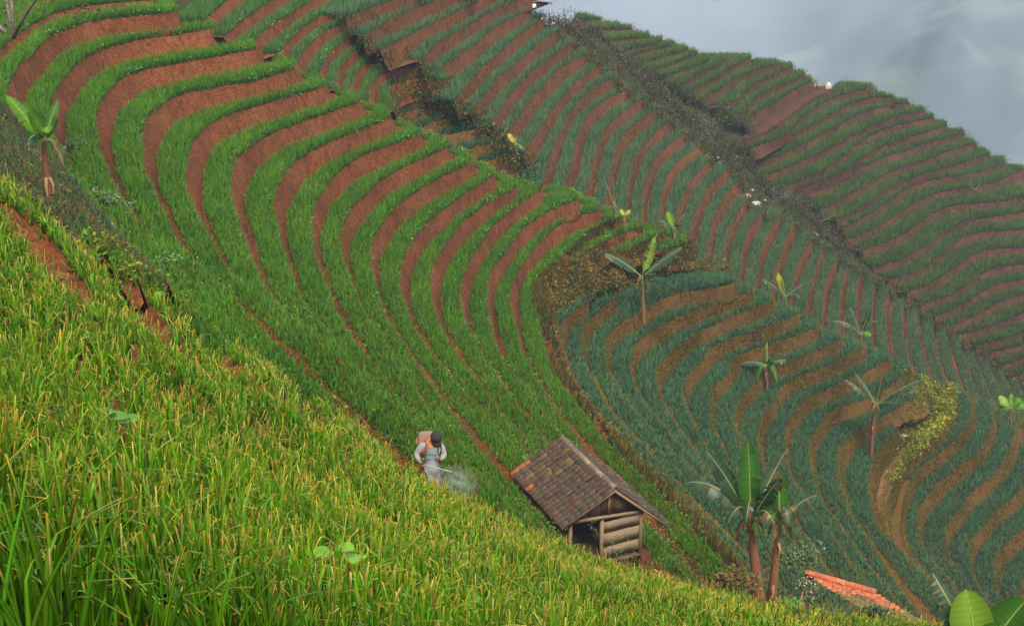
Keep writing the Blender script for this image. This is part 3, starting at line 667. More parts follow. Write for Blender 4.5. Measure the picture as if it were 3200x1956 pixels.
for rg, rows in REG.items():
    c = CROP[rg]; cntr = 0; total = len([i for i in range(len(rows)) if i not in NOCROP.get(rg, set())])
    for i, r in enumerate(rows):
        if i in NOCROP.get(rg, set()): continue
        cntr += 1
        up = np.minimum(r['up'], 3.0)
        if rg == 'B' and i == 1: up = np.full(len(up), 4.5)
        hi = np.maximum(up * share(rg, r), .28); lo = np.full(len(up), -.03); fa_ = (r['n'] * (-r['P'] / np.linalg.norm(r['P'], axis=1, keepdims=True))).sum(1); lo = lo + np.clip(-fa_ * 2, 0, 1) * .07
        hi = hi + sm(R.normal(0, .05, len(hi)), 3)
        xy, u, s = sample_band(r, lo, hi, c['den'])
        if rg == 'G' and i == 1:
            pv_ = to_px(np.c_[xy, np.full(len(xy), r['z'])])[1]; xy, u, s = xy[pv_ < 1500], u[pv_ < 1500], s[pv_ < 1500]
        if rg == 'B' and i > 7:
            ok = ~in_poly(xy[:, 0], xy[:, 1], HUT_CLEAR); xy, u, s = xy[ok], u[ok], s[ok]
        n = len(xy)
        if not n: continue
        P = np.c_[xy, np.full(n, r['z'] - .01)]
        lane = np.interp(s, np.arange(len(up)), sm(R.normal(1, .10, len(up)), 3))
        h = c['h'] * lane * np.clip(R.normal(1, .16, n), .5, 1.5) * (1 - .25 * np.clip((np.abs(u - .5) - .35) * 6, 0, 1))
        fa = (r['n'] * (-r['P'] / np.linalg.norm(r['P'], axis=1, keepdims=True))).sum(1)[np.clip(s.astype(int), 0, len(up) - 1)]
        h = h * (1 - .22 * np.clip(-fa * 2, 0, 1) + .20 * np.clip(fa * 1.5, 0, 1) * (rg in ('B', 'B2')))
        lean = R.normal(0, .07 if c['seg'] > 1 else .05, (n, 2))
        k = np.clip(s.astype(int), 0, len(up) - 1); edge = (u < .18)
        lean *= (1 - .35 * np.clip(-fa * 2, 0, 1))[:, None]; lean += r['n'][k] * (edge * .10 * (fa > -.15))[:, None]                   # leaves at the lip hang over it
        bag = Bag()
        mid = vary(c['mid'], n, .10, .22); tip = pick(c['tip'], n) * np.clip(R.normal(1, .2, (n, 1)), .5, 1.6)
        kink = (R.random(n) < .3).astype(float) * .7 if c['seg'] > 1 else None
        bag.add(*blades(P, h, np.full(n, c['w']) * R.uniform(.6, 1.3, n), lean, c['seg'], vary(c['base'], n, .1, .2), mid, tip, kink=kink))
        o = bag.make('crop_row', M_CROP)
        lab = '%s, %s row counted downhill' % (WHERE[rg], ordinal(cntr))
        if rg == 'B' and i == 17: lab = 'lowest long bright green onion row, bordering the blue green bowl and passing behind the hut'
        tag(o, lab, 'crop row', GROUPN[rg]); ROWS[(rg, i)] = o
        # pale leafy plants along the lip of the bright rows
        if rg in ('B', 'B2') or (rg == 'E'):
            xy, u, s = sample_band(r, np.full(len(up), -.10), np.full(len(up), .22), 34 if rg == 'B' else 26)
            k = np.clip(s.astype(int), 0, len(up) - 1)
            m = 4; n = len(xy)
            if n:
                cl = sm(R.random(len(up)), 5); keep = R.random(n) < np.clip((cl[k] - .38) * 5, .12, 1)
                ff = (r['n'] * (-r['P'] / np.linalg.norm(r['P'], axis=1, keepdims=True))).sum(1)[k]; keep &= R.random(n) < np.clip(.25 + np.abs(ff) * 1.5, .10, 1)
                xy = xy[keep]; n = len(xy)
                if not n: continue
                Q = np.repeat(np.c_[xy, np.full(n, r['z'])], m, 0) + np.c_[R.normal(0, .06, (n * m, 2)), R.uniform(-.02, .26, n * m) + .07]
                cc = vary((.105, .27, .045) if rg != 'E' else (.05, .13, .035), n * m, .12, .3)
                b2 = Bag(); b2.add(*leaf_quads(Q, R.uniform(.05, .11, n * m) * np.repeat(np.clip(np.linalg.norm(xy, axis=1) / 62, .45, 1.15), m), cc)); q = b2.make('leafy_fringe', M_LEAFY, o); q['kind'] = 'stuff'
# weeds on the risers
def riser_weeds(rg, den, cols, hgt, name, rows=None):
    bag = Bag()
    for i, r in enumerate(REG[rg]):
        if rows and i not in rows: continue
        P, nrm = r['P'], r['n']; seg = np.linalg.norm(np.diff(P, axis=0), axis=1); rise = r['z'] - r['zf']
        n = int((seg * (rise + r['b'][:-1])).sum() * den)
        if n < 1: continue
        k = R.choice(len(seg), n, p=seg / seg.sum()); t = R.random(n); u = R.beta(1.0, 1.5, n)
        Q = P[k] * (1 - t)[:, None] + P[k + 1] * t[:, None] + nrm[k] * (r['b'][k] * u)[:, None]
        z = r['z'] + (r['zf'] - r['z']) * u
        patch = np.interp(k + t, np.arange(len(P)), sm(R.random(len(P)), 3)); keep = R.random(n) < np.clip((patch - .25) * 2.2, .1, 1)
        Q, z, kk = Q[keep], z[keep], k[keep]; n = len(Q)
        lean = nrm[kk] * R.uniform(.02, .14, n)[:, None] + R.normal(0, .04, (n, 2))
        c = pick(cols, n) * np.clip(R.normal(1, .25, (n, 1)), .4, 1.7)
        bag.add(*blades(np.c_[Q, z], hgt * R.uniform(.5, 1.4, n), np.full(n, hgt * .35), lean, 1, c * .5, c * .8, c))
    o = bag.make(name, M_CROP); tag(o, kind='stuff'); return o
BANKC = [(.10,.085,.02), (.14,.12,.02), (.07,.08,.015), (.16,.09,.03), (.05,.06,.015), (.18,.16,.03)]
OLIVE = [(.20,.17,.02), (.14,.15,.02), (.26,.17,.03), (.10,.13,.02), (.30,.15,.04)]
riser_weeds('C', 170, OLIVE, .15, 'riser_weeds'); riser_weeds('G', 120, OLIVE, .15, 'riser_weeds'); riser_weeds('C', 260, OLIVE, .16, 'riser_weeds', {0, 13}); riser_weeds('G', 260, OLIVE, .16, 'riser_weeds', {0, 1}); riser_weeds('D', 26, OLIVE + [(.22,.09,.04)], .18, 'riser_weeds')
riser_weeds('E', 22, [(.09,.10,.03), (.14,.11,.03), (.12,.06,.04)], .22, 'riser_weeds'); riser_weeds('B3', 40, OLIVE, .18, 'riser_weeds')
riser_weeds('B', 120, BANKC, .34, 'bank_weeds', {17, 18, 19, 20}); riser_weeds('B2', 50, BANKC, .25, 'bank_weeds', {9}); riser_weeds('B', 22, [(.12,.16,.03), (.2,.1,.05), (.08,.12,.02)], .10, 'riser_weeds'); riser_weeds('W', 30, OLIVE, .14, 'riser_weeds')

# ------------------------------------------------------------------ the near onion field
def fg_normal(x, y):
    e = .3; return (fg_smooth(x + e, y) - fg_smooth(x - e, y)) / (2 * e), (fg_smooth(x, y + e) - fg_smooth(x, y - e)) / (2 * e)
def in_view(P, mu=160, mv=260):
    u, v = to_px(P); return (u > -mu) & (u < 3200 + mu) & (v > -mv) & (v < 1956 + mv) & (P[..., 1] * cp - P[..., 2] * sp > .5)
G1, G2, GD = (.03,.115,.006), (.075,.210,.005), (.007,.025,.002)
TIPS = [(.66,.42,.09), (.55,.36,.04), (.60,.46,.06), (.42,.38,.03), (.72,.46,.16), (.32,.34,.02), (.62,.30,.05)]
def near_field(lo, hi, den, seg, w0, tube=False, name='x', kinkp=.5, w_tip=1.0):
    n = int(40 * 38 * den); x = R.uniform(-19, 19, n); y = R.uniform(-2, 31, n)
    # planted in clumps
    m = in_poly(x, y, ed_poly); x, y = x[m], y[m]
    z, ris = fg_terr(x, y); d = np.sqrt(x * x + y * y + z * z); m = (d >= lo) & (d < hi) & (~ris) & in_view(np.stack([x, y, z], 1)); x, y, z, d = x[m], y[m], z[m], d[m]
    n = len(x); per = 7 if seg > 3 else 5
    X = np.repeat(np.stack([x, y, z], 1), per, 0); X[:, :2] += R.normal(0, .025, (n * per, 2)); n2 = n * per
    h = (R.normal(.40, .05, n) * np.interp(d, [5, 12, 25], [1.0, .9, .78])).repeat(per) * np.clip(R.normal(1, .18, n2), .45, 1.4)
    lean = R.normal(0, .075, (n2, 2)) + np.array([.02, -.01])
    yel = np.repeat(np.clip(R.normal(.5, .25, n), 0, 1), per)
    tip = pick(TIPS, n2) * np.clip(R.normal(1, .15, (n2, 1)), .6, 1.3)
    green = R.random(n2) > (.88 + .25 * (yel - .5)); tip[green] = vary((.10, .29, .015), green.sum(), .1, .2)
    mid = vary(G2, n2, .10, .30)
    return X, h, lean, mid, tip, np.repeat(d, per), n2
def strip_leaf(X, h, lean, w, seg, mid, tip, kp, tipstart=.78, sides=2):
    """near leaves: hollow, round in section (sides 3) or flat strips; colour turns straw only in the last fifth"""
    n = len(X); yaw = R.uniform(0, 2 * math.pi, n); L0 = np.linalg.norm(lean, axis=1, keepdims=True) + 1e-6; ld = lean / L0
    kink = (R.random(n) < kp) * R.uniform(.3, 1.25, n); kpos = R.uniform(.62, .86, n); side = np.stack([-ld[:, 1], ld[:, 0]], 1); sidek = R.normal(0, .5, n)
    ts = np.linspace(0, 1, seg + 1); rings = []; cols = []
    # walk up the leaf, turning over at the kink
    pos = X.copy(); ang = np.arctan2(L0[:, 0], h) * 0.4
    step = h / seg
    ns = 1 if sides == 2 else sides
    base_c = vary(GD, n, .1, .2)  # near-black green at the foot of each leaf
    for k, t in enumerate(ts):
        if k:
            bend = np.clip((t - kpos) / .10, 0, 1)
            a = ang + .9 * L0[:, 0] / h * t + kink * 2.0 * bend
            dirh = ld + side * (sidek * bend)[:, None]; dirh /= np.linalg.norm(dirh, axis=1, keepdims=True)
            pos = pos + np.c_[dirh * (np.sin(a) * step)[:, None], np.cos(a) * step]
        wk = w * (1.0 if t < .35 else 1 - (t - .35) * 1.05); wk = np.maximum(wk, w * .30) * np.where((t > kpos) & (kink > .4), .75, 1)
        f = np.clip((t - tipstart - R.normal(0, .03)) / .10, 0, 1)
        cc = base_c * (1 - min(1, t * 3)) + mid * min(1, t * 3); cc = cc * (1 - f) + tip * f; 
        if sides == 2:
            s = np.c_[np.cos(yaw), np.sin(yaw), np.zeros(n)]; rings.append(np.stack([pos - s * (wk / 2)[:, None], pos + s * (wk / 2)[:, None]], 1)); cols.append(np.stack([cc, cc], 1))
        else:
            rr = []
            for q in range(sides):
                a2 = yaw + q * 2 * math.pi / sides; rr.append(pos + np.c_[np.cos(a2), np.sin(a2), np.zeros(n)] * (wk / 2)[:, None])
            rings.append(np.stack(rr, 1)); cols.append(np.repeat(cc[:, None], sides, 1))
    m = rings[0].shape[1]; V = np.concatenate(rings, 1); Cc = np.concatenate(cols, 1); tot = V.shape[1]
    base = (np.arange(n) * tot)[:, None]; Q = []
    for k in range(seg):
        a = k * m
        if sides == 2: Q.append(base + np.array([[a, a + 1, a + 3, a + 2]]))
        else:
            for q in range(sides): Q.append(base + np.array([[a + q, a + (q + 1) % sides, a + m + (q + 1) % sides, a + m + q]]))
    return V.reshape(-1, 3), [np.vstack(Q)], Cc.reshape(-1, 3)
bag = Bag()
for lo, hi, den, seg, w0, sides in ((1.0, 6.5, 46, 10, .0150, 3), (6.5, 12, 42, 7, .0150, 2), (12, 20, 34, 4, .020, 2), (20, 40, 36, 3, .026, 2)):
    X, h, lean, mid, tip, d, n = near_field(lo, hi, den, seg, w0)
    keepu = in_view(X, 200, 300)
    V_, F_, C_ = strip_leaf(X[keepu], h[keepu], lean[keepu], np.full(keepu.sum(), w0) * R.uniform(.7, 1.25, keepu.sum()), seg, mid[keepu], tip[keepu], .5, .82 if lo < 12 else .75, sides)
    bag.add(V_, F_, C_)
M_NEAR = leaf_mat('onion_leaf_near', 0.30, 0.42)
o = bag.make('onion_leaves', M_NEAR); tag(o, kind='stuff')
TRI = lambda: sum(len(x.data.polygons) for x in SC.objects if x.type == 'MESH')
print('NEAR', len(o.data.polygons), 'ALL', TRI())
# ------------------------------------------------------------------ the valley beyond, its far side, haze and drifting mist
def fbm(x, y, seed=0, octs=5, base=1 / 260.0):
    r = np.random.default_rng(seed); out = 0; a = 1.0
    for k in range(octs):
        f = base * 2 ** k
        for _ in range(3):
            th = r.uniform(0, math.pi); ph = r.uniform(0, 6.28)
            out = out + a * np.sin((x * math.cos(th) + y * math.sin(th)) * f * 6.28 + ph + 1.3 * np.sin((x * math.sin(th) - y * math.cos(th)) * f * 3.1 + ph))
        a *= .5
    return out / 3
vx = np.arange(-900, 1500, 9.0); vy = np.concatenate([np.arange(120, 1000, 7.0), np.arange(1000, 1500, 20.0)]); VX, VY = np.meshgrid(vx, vy)
prof = np.interp(VY, [100, 180, 300, 430, 560, 900, 1300, 1500], [-95, -110, -160, -182, -172, -95, -30, -12])
VZ = prof + fbm(VX, VY, 3) * np.interp(VY, [150, 400, 1000], [2, 16, 26])
VZ += 22 * np.sin((VX * .9 - VY * .35) / 75.0) * np.interp(VY, [350, 600], [0, 1]) * .5
VZ = np.minimum(VZ, -6 - .0 * VY)
for _ in range(1):
    VZ = VZ + fbm(VX, VY, 21, 4, 1 / 45.0) * np.interp(VY, [250, 400], [0, 3.5])
idx = np.arange(VX.size).reshape(VX.shape)
q = np.stack([idx[:-1, :-1], idx[:-1, 1:], idx[1:, 1:], idx[1:, :-1]], -1).reshape(-1, 4)
def valley_mat():
    m, n, out = new_mat('far_valley_fields'); geo = N(n, 'ShaderNodeNewGeometry'); pos = geo.outputs['Position']
    sep = N(n, 'ShaderNodeSeparateXYZ'); n.links.new(pos, sep.inputs[0])
    wv = N(n, 'ShaderNodeMath', operation='MULTIPLY'); wv.inputs[1].default_value = 1 / 2.6; n.links.new(sep.outputs[2], wv.inputs[0])
    nz = noise(n, .02, 4, .6, pos); ad = N(n, 'ShaderNodeMath', operation='MULTIPLY_ADD'); n.links.new(nz, ad.inputs[0]); ad.inputs[1].default_value = 3.0; n.links.new(wv.outputs[0], ad.inputs[2])
    fr = N(n, 'ShaderNodeMath', operation='FRACT'); n.links.new(ad.outputs[0], fr.inputs[0])
    st = ramp(n, [(.0, (.05, .10, .05)), (.45, (.06, .115, .055)), (.55, (.085, .10, .06)), (1, (.10, .105, .07))]); n.links.new(fr.outputs[0], st.inputs[0])
    vo = N(n, 'ShaderNodeTexVoronoi'); vo.inputs['Scale'].default_value = .012; n.links.new(pos, vo.inputs['Vector'])
    pr = ramp(n, [(0, (.55, .55, .6)), (1, (1.5, 1.4, 1.3))]); n.links.new(vo.outputs['Color'], pr.inputs[0])
    c = mixc(n, st.outputs[0], pr.outputs[0], .8, 'MULTIPLY')
    wd = noise(n, .008, 4, .6, pos); wr = ramp(n, [(.46, (0, 0, 0)), (.53, (1, 1, 1))]); n.links.new(wd, wr.inputs[0])
    c = mixc(n, c, (.012, .03, .02), wr.outputs[0])
    p = N(n, 'ShaderNodeBsdfPrincipled'); p.inputs['Roughness'].default_value = .95; n.links.new(c, p.inputs['Base Color']); n.links.new(p.outputs[0], out.inputs[0]); return m
o = mesh_obj('terrain', np.c_[VX.ravel(), VY.ravel(), VZ.ravel()], [q], valley_mat(), smooth=False); tag(o, kind='structure')

def box_mesh(name, lo, hi, mat):
    lo, hi = np.array(lo, float), np.array(hi, float)
    V = np.array([[(lo, hi)[i][0], (lo, hi)[j][1], (lo, hi)[k][2]] for i in (0, 1) for j in (0, 1) for k in (0, 1)])
    return mesh_obj(name, V, [np.array([[0, 1, 3, 2], [4, 6, 7, 5], [0, 4, 5, 1], [2, 3, 7, 6], [0, 2, 6, 4], [1, 5, 7, 3]])], mat)
m, n, out = new_mat('haze_air'); pv = N(n, 'ShaderNodeVolumePrincipled'); pv.inputs['Color'].default_value = (.60, .76, 1.0, 1); pv.inputs['Density'].default_value = .0005; pv.inputs['Anisotropy'].default_value = .1
n.links.new(pv.outputs[0], out.inputs['Volume'])
zmin = float(min(VZ.min(), Zb.min())) - 3
o = box_mesh('haze', (-920, -60, zmin), (1520, 1520, 6), m); tag(o, kind='stuff')
m, n, out = new_mat('drifting_mist'); geo = N(n, 'ShaderNodeNewGeometry'); tc = N(n, 'ShaderNodeTexCoord')
mpv = N(n, 'ShaderNodeMapping'); mpv.inputs['Scale'].default_value = (1.3, .5, .8); mpv.inputs['Rotation'].default_value = (0, -.6, .3); n.links.new(tc.outputs['Object'], mpv.inputs[0])
nz = noise(n, .0085, 3, .55, mpv.outputs[0], .9); r = ramp(n, [(.42, (.0, .0, .0)), (.66, (1, 1, 1))]); n.links.new(nz, r.inputs[0])
mu = N(n, 'ShaderNodeMath', operation='MULTIPLY'); mu.inputs[1].default_value = .014; n.links.new(r.outputs[0], mu.inputs[0])
pv = N(n, 'ShaderNodeVolumePrincipled'); pv.inputs['Color'].default_value = (.74, .84, 1.0, 1); n.links.new(mu.outputs[0], pv.inputs['Density']); n.links.new(pv.outputs[0], out.inputs['Volume'])
o = box_mesh('mist', (-60, 250, -150), (520, 480, -30), m); tag(o, kind='stuff')
m.cycles.volume_step_rate = 1.0
# ------------------------------------------------------------------ wild growth on the banks, in the gully and along the path
def in_px(P, poly):
    u, v = to_px(P); return in_poly(u, v, np.array(poly, float))
def wild(name, poly, den, hgt, cols, ld=.9, broad=.4, zones=None, clump=.35, drop=0.0):
    """brush on the rough ground wherever it lies inside the surveyed outline and off the terraces"""
    poly = np.array(poly, float)
    n = int((GX1 - GX0) * 150 * den); x = R.uniform(GX0, GX1, n); y = R.uniform(10, 160, n)
    m = base_ld(x, y) >= ld; x, y = x[m], y[m]
    P = np.stack([x, y, base_z(x, y) - drop], 1); m = in_px(P, poly) & ~in_poly(x, y, ed_poly); P = P[m]
    if len(P) < 3: return None
    cl = fbm(P[:, 0], P[:, 1], 11, 4, 1 / 9.0); keep = R.random(len(P)) < np.clip(.75 + cl * clump * 1.2, .15, 1); P, cl = P[keep], cl[keep]
    n = len(P); bag = Bag(); k = R.random(n) < broad
    hs = hgt * np.clip(1 + cl * .7, .35, 1.9) * R.uniform(.5, 1.3, n)
    c = pick(cols, n) * np.clip(1 + .25 * cl[:, None] + R.normal(0, .22, (n, 1)), .35, 1.8)
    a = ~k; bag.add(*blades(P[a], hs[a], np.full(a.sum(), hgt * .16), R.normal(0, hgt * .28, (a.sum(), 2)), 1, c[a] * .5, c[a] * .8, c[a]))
    mlt = 4; Q = np.repeat(P[k], mlt, 0) + np.c_[R.normal(0, hgt * .3, (k.sum() * mlt, 2)), R.random(k.sum() * mlt) * np.repeat(hs[k], mlt)]
    bag.add(*leaf_quads(Q, R.uniform(.18, .42, len(Q)) * hgt, np.repeat(c[k], mlt, 0) * np.clip(R.normal(1, .2, (len(Q), 1)), .4, 1.6)))
    o = bag.make(name, M_BRUSH); tag(o, kind='stuff'); return o
BANK = [(.10,.085,.02), (.14,.12,.02), (.07,.08,.015), (.16,.09,.03), (.05,.06,.015), (.18,.16,.03)]
GREENB = [(.06,.11,.02), (.09,.14,.025), (.04,.08,.015), (.13,.15,.03)]
wild('undergrowth', [(1560,1250),(1640,1010),(1640,880),(1730,800),(1950,770),(2240,760),(2300,860),(2240,900),(1900,960),(1780,1000),(1740,1100),(1790,1200),(1900,1330),(1800,1330)], 26, .42, BANK, .6, .5)
wild('undergrowth', [(1640,-40),(1860,40),(2000,180),(2150,300),(2330,420),(2420,560),(2700,780),(3100,1110),(3260,1200),(3240,1240),(3060,1130),(2600,790),(2250,560),(2150,470),(1950,260),(1780,120),(1620,20)], 34, .55, [(.05,.045,.03),(.08,.055,.035),(.05,.065,.03),(.10,.065,.045),(.06,.08,.03),(.035,.03,.02)], .8, .5)
wild('undergrowth', [(-60,240),(60,330),(140,420),(230,470),(330,600),(480,760),(640,900),(900,1110),(1300,1420),(1000,1250),(560,980),(240,730),(0,560),(-60,500)], 30, .33, GREENB + [(.16,.14,.03),(.12,.10,.03)], .5, .35)
wild('yellow_bushes', [(2820,1090),(2900,1110),(2990,1180),(3010,1270),(2960,1400),(2860,1480),(2840,1600),(2860,1720),(2960,1830),(2940,1860),(2840,1780),(2770,1680),(2750,1560),(2790,1460),(2880,1390),(2920,1290),(2880,1190)], 60, .42, [(.20,.22,.02),(.26,.24,.03),(.12,.16,.02),(.16,.20,.02)], .3, .55)
wild('undergrowth', [(1330,250),(1420,230),(1520,360),(1640,480),(1720,560),(1640,560),(1540,520),(1450,430),(1360,320)], 50, .55, [(.04,.06,.02),(.06,.08,.02),(.10,.07,.03)], .3, .6)
wild('undergrowth', [(1080,-20),(1170,-20),(1230,120),(1330,230),(1290,240),(1180,120)], 16, .35, [(.06,.07,.02),(.10,.07,.03)], .5, .4)
wild('undergrowth', [(-80,-60),(560,-60),(560,0),(250,30),(80,110),(-10,200),(-80,260)], 10, .5, GREENB, .5, .5)

def brush_on(name, T, den, hgt, cols, broad=.4, keepf=None, mat=None):
    A = np.linalg.norm(np.cross(T[:, 1] - T[:, 0], T[:, 2] - T[:, 0]), axis=1) / 2; n = int(A.sum() * den)
    k = R.choice(len(T), n, p=A / A.sum()); a, b = R.random(n), R.random(n); f = a + b > 1; a[f], b[f] = 1 - a[f], 1 - b[f]
    P = T[k, 0] + (T[k, 1] - T[k, 0]) * a[:, None] + (T[k, 2] - T[k, 0]) * b[:, None]
    if keepf is not None: P = P[keepf(P)]
    cl = fbm(P[:, 0] + P[:, 2] * 2, P[:, 1], 5, 4, 1 / 5.0); n = len(P)
    c = pick(cols, n) * np.clip(1 + .3 * cl[:, None] + R.normal(0, .22, (n, 1)), .35, 1.8); hs = hgt * np.clip(1 + cl * .6, .3, 1.9) * R.uniform(.5, 1.3, n)
    bd = R.random(n) < broad; s = ~bd; bag = Bag()
    bag.add(*blades(P[s], hs[s], np.full(s.sum(), hgt * .16), R.normal(0, hgt * .3, (s.sum(), 2)), 1, c[s] * .5, c[s] * .8, c[s]))
    Q = np.repeat(P[bd], 4, 0) + np.c_[R.normal(0, hgt * .3, (bd.sum() * 4, 2)), R.random(bd.sum() * 4) * np.repeat(hs[bd], 4)]
    bag.add(*leaf_quads(Q, R.uniform(.18, .42, len(Q)) * hgt, np.repeat(c[bd], 4, 0) * np.clip(R.normal(1, .2, (len(Q), 1)), .4, 1.6)))
    o = bag.make(name, M_BRUSH); tag(o, kind='stuff'); return o
brush_on('bank_undergrowth', BANK_T, 75, .42, BANK + [(.20,.13,.04)], .5)
# the ledge: trodden earth down its middle, weeds to both sides
PATHC = np.array([(2960,1200),(2885,1285),(2820,1361),(2764,1420),(2757,1495),(2740,1577),(2744,1647),(2768,1700),(2850,1775),(2950,1862),(3010,1915),(3080,1990)], float)
def off_path(P):
    u, v = to_px(P); d = np.full(len(P), 1e9)
    for a, b in zip(PATHC[:-1], PATHC[1:]):
        ab = b - a; t = np.clip(((u - a[0]) * ab[0] + (v - a[1]) * ab[1]) / (ab @ ab), 0, 1); d = np.minimum(d, np.hypot(u - a[0] - ab[0] * t, v - a[1] - ab[1] * t))
    return R.random(len(P)) < np.clip((d - 5) / 11, .05, 1)
YB = [(.20,.22,.02), (.26,.24,.03), (.12,.16,.02), (.16,.20,.02), (.22,.12,.03)]
brush_on('path_weeds', LEDGE_T, 180, .20, YB + OLIVE, .4, off_path)
brush_on('yellow_bushes', LEDGE_T, 150, .5, YB[:4], .6, lambda P: in_px(P, [(2820,1090),(2900,1110),(3000,1180),(3010,1290),(2960,1400),(2870,1470),(2840,1600),(2870,1720),(2830,1700),(2785,1620),(2790,1500),(2850,1400),(2910,1290),(2880,1190)]))
# brush over the broken ends of the terraces
def ends(rg, which, spread, hgt, cols, den=60, rows=None, name='gully_undergrowth'):
    Ps = []
    for i, r in enumerate(REG[rg]):
        if rows and i not in rows: continue
        p = r['P'][0 if which == 'a' else -1]; n_ = r['n'][0 if which == 'a' else -1]; t_ = np.array([-n_[1], n_[0]]) * (1 if which == 'a' else -1)
        q = R.random((den, 1)); Ps.append(np.c_[p + n_ * q * r['b'].mean() * 2.2 + R.normal(0, .16, (den, 2)) + t_ * R.normal(0, spread, (den, 1)), np.full(den, r['z']) - q[:, 0] * .95])
    P = np.vstack(Ps); n = len(P); bag = Bag(); c = pick(cols, n) * np.clip(R.normal(1, .3, (n, 1)), .3, 1.8); hs = hgt * R.uniform(.4, 1.3, n)
    s = R.random(n) < .5
    bag.add(*blades(P[s], hs[s], np.full(s.sum(), hgt * .16), R.normal(0, hgt * .3, (s.sum(), 2)), 1, c[s] * .5, c[s] * .8, c[s]))
    Q = np.repeat(P[~s], 4, 0) + np.c_[R.normal(0, hgt * .3, ((~s).sum() * 4, 2)), R.random((~s).sum() * 4) * np.repeat(hs[~s], 4)]
    bag.add(*leaf_quads(Q, R.uniform(.2, .45, len(Q)) * hgt, np.repeat(c[~s], 4, 0)))
    o = bag.make(name, M_BRUSH); tag(o, kind='stuff')
DG = [(.04,.07,.02), (.06,.09,.025), (.09,.07,.03), (.05,.045,.022), (.08,.11,.03)]
ends('B2', 'a', .35, .35, DG, 70, set(range(0, 9))); ends('B3', 'a', .45, .5, DG, 130); ends('D', 'a', .4, .45, DG + [(.14,.10,.04)], 90)
ends('E', 'b', .5, .5, DG, 110, set(range(0, 22))); ends('E', 'b', .4, .25, DG + [(.18,.09,.05), (.16,.13,.03)], 60, set(range(22, 40)))
ends('E', 'a', .6, .4, [(.12,.17,.035),(.09,.15,.03),(.06,.12,.03)], 60); ends('G', 'a', .4, .3, YB, 60)
ends('D', 'b', .4, .4, DG, 60, set(range(0, 8)))
# ------------------------------------------------------------------ setting things down: where a sight line meets the built ground
from mathutils.bvhtree import BVHTree
_vs, _fs, _b = [], [], 0
for o in [x for x in SC.objects if x.get('kind') == 'structure' and x.name != 'terrain']:
    me = o.data; nv = len(me.vertices); co = np.empty(nv * 3, np.float32); me.vertices.foreach_get('co', co); _vs.append(co.reshape(-1, 3))
    _fs += [tuple(i + _b for i in p.vertices) for p in me.polygons]; _b += nv
BVH = BVHTree.FromPolygons(np.vstack(_vs).tolist(), _fs)
def ground(u, v):
    for k in range(40):
        h = BVH.ray_cast(Vector((0, 0, 0)), Vector(ray(u, v + 4 * k)))[0]
        if h is not None: return np.array(h)
    return at_dist(u, v, 100.0)
def drop(p, top=6.0):
    h = BVH.ray_cast(Vector((p[0], p[1], p[2] + top)), Vector((0, 0, -1)))[0]; return np.array(h) if h is not None else np.array(p)
def empty(name, loc, label, cat, group=None):
    o = bpy.data.objects.new(name, None); COL.objects.link(o); o.location = Vector(loc); o.empty_display_size = .2; return tag(o, label, cat, group)
def at_y(u, v, P0):                     # point on the sight line, in the upright plane through P0 facing the view point
    d = ray(u, v); nn = np.array([P0[0], P0[1], 0.0]); nn /= np.linalg.norm(nn); return d * (P0 @ nn) / (d @ nn)
def tube(pts, rad, sides=7, caps=True, rough=0.0):
    pts = np.asarray(pts, float); rad = np.broadcast_to(rad, len(pts)); n = len(pts); V = []
    t = np.gradient(pts, axis=0); t /= np.linalg.norm(t, axis=1, keepdims=True)
    ref = np.array([0.3, 1, 0.1]) if abs(t[0] @ np.array([0.3, 1, .1])) < .9 else np.array([1, 0, 0.0])
    for i in range(n):
        a = np.cross(t[i], ref); a /= np.linalg.norm(a); b = np.cross(t[i], a)
        an = np.arange(sides) / sides * 2 * math.pi; rr = rad[i] * (1 + rough * R.normal(0, 1, sides))
        V.append(pts[i] + (np.cos(an) * rr)[:, None] * a + (np.sin(an) * rr)[:, None] * b)
    V = np.vstack(V); Fq = []
    for i in range(n - 1):
        for k in range(sides): Fq.append((i * sides + k, i * sides + (k + 1) % sides, (i + 1) * sides + (k + 1) % sides, (i + 1) * sides + k))
    T3 = []
    if caps:
        V = np.vstack([V, pts[0], pts[-1]]); c0, c1 = n * sides, n * sides + 1
        for k in range(sides): T3 += [(c0, (k + 1) % sides, k), (c1, (n - 1) * sides + k, (n - 1) * sides + (k + 1) % sides)]
    return V, [np.array(Fq)] + ([np.array(T3)] if T3 else [])
def bez(a, b, c, n):
    t = np.linspace(0, 1, n)[:, None]; return (1 - t) ** 2 * a + 2 * t * (1 - t) * b + t * t * c
def boxm(c, ax, half):
    """box: centre, 3 axes, half sizes"""
    c = np.array(c, float); ax = [np.array(a, float) / np.linalg.norm(a) for a in ax]
    V = [c + ax[0] * half[0] * i + ax[1] * half[1] * j + ax[2] * half[2] * k for i in (-1, 1) for j in (-1, 1) for k in (-1, 1)]
    return np.array(V), np.array([[0, 1, 3, 2], [4, 6, 7, 5], [0, 4, 5, 1], [2, 3, 7, 6], [0, 2, 6, 4], [1, 5, 7, 3]])
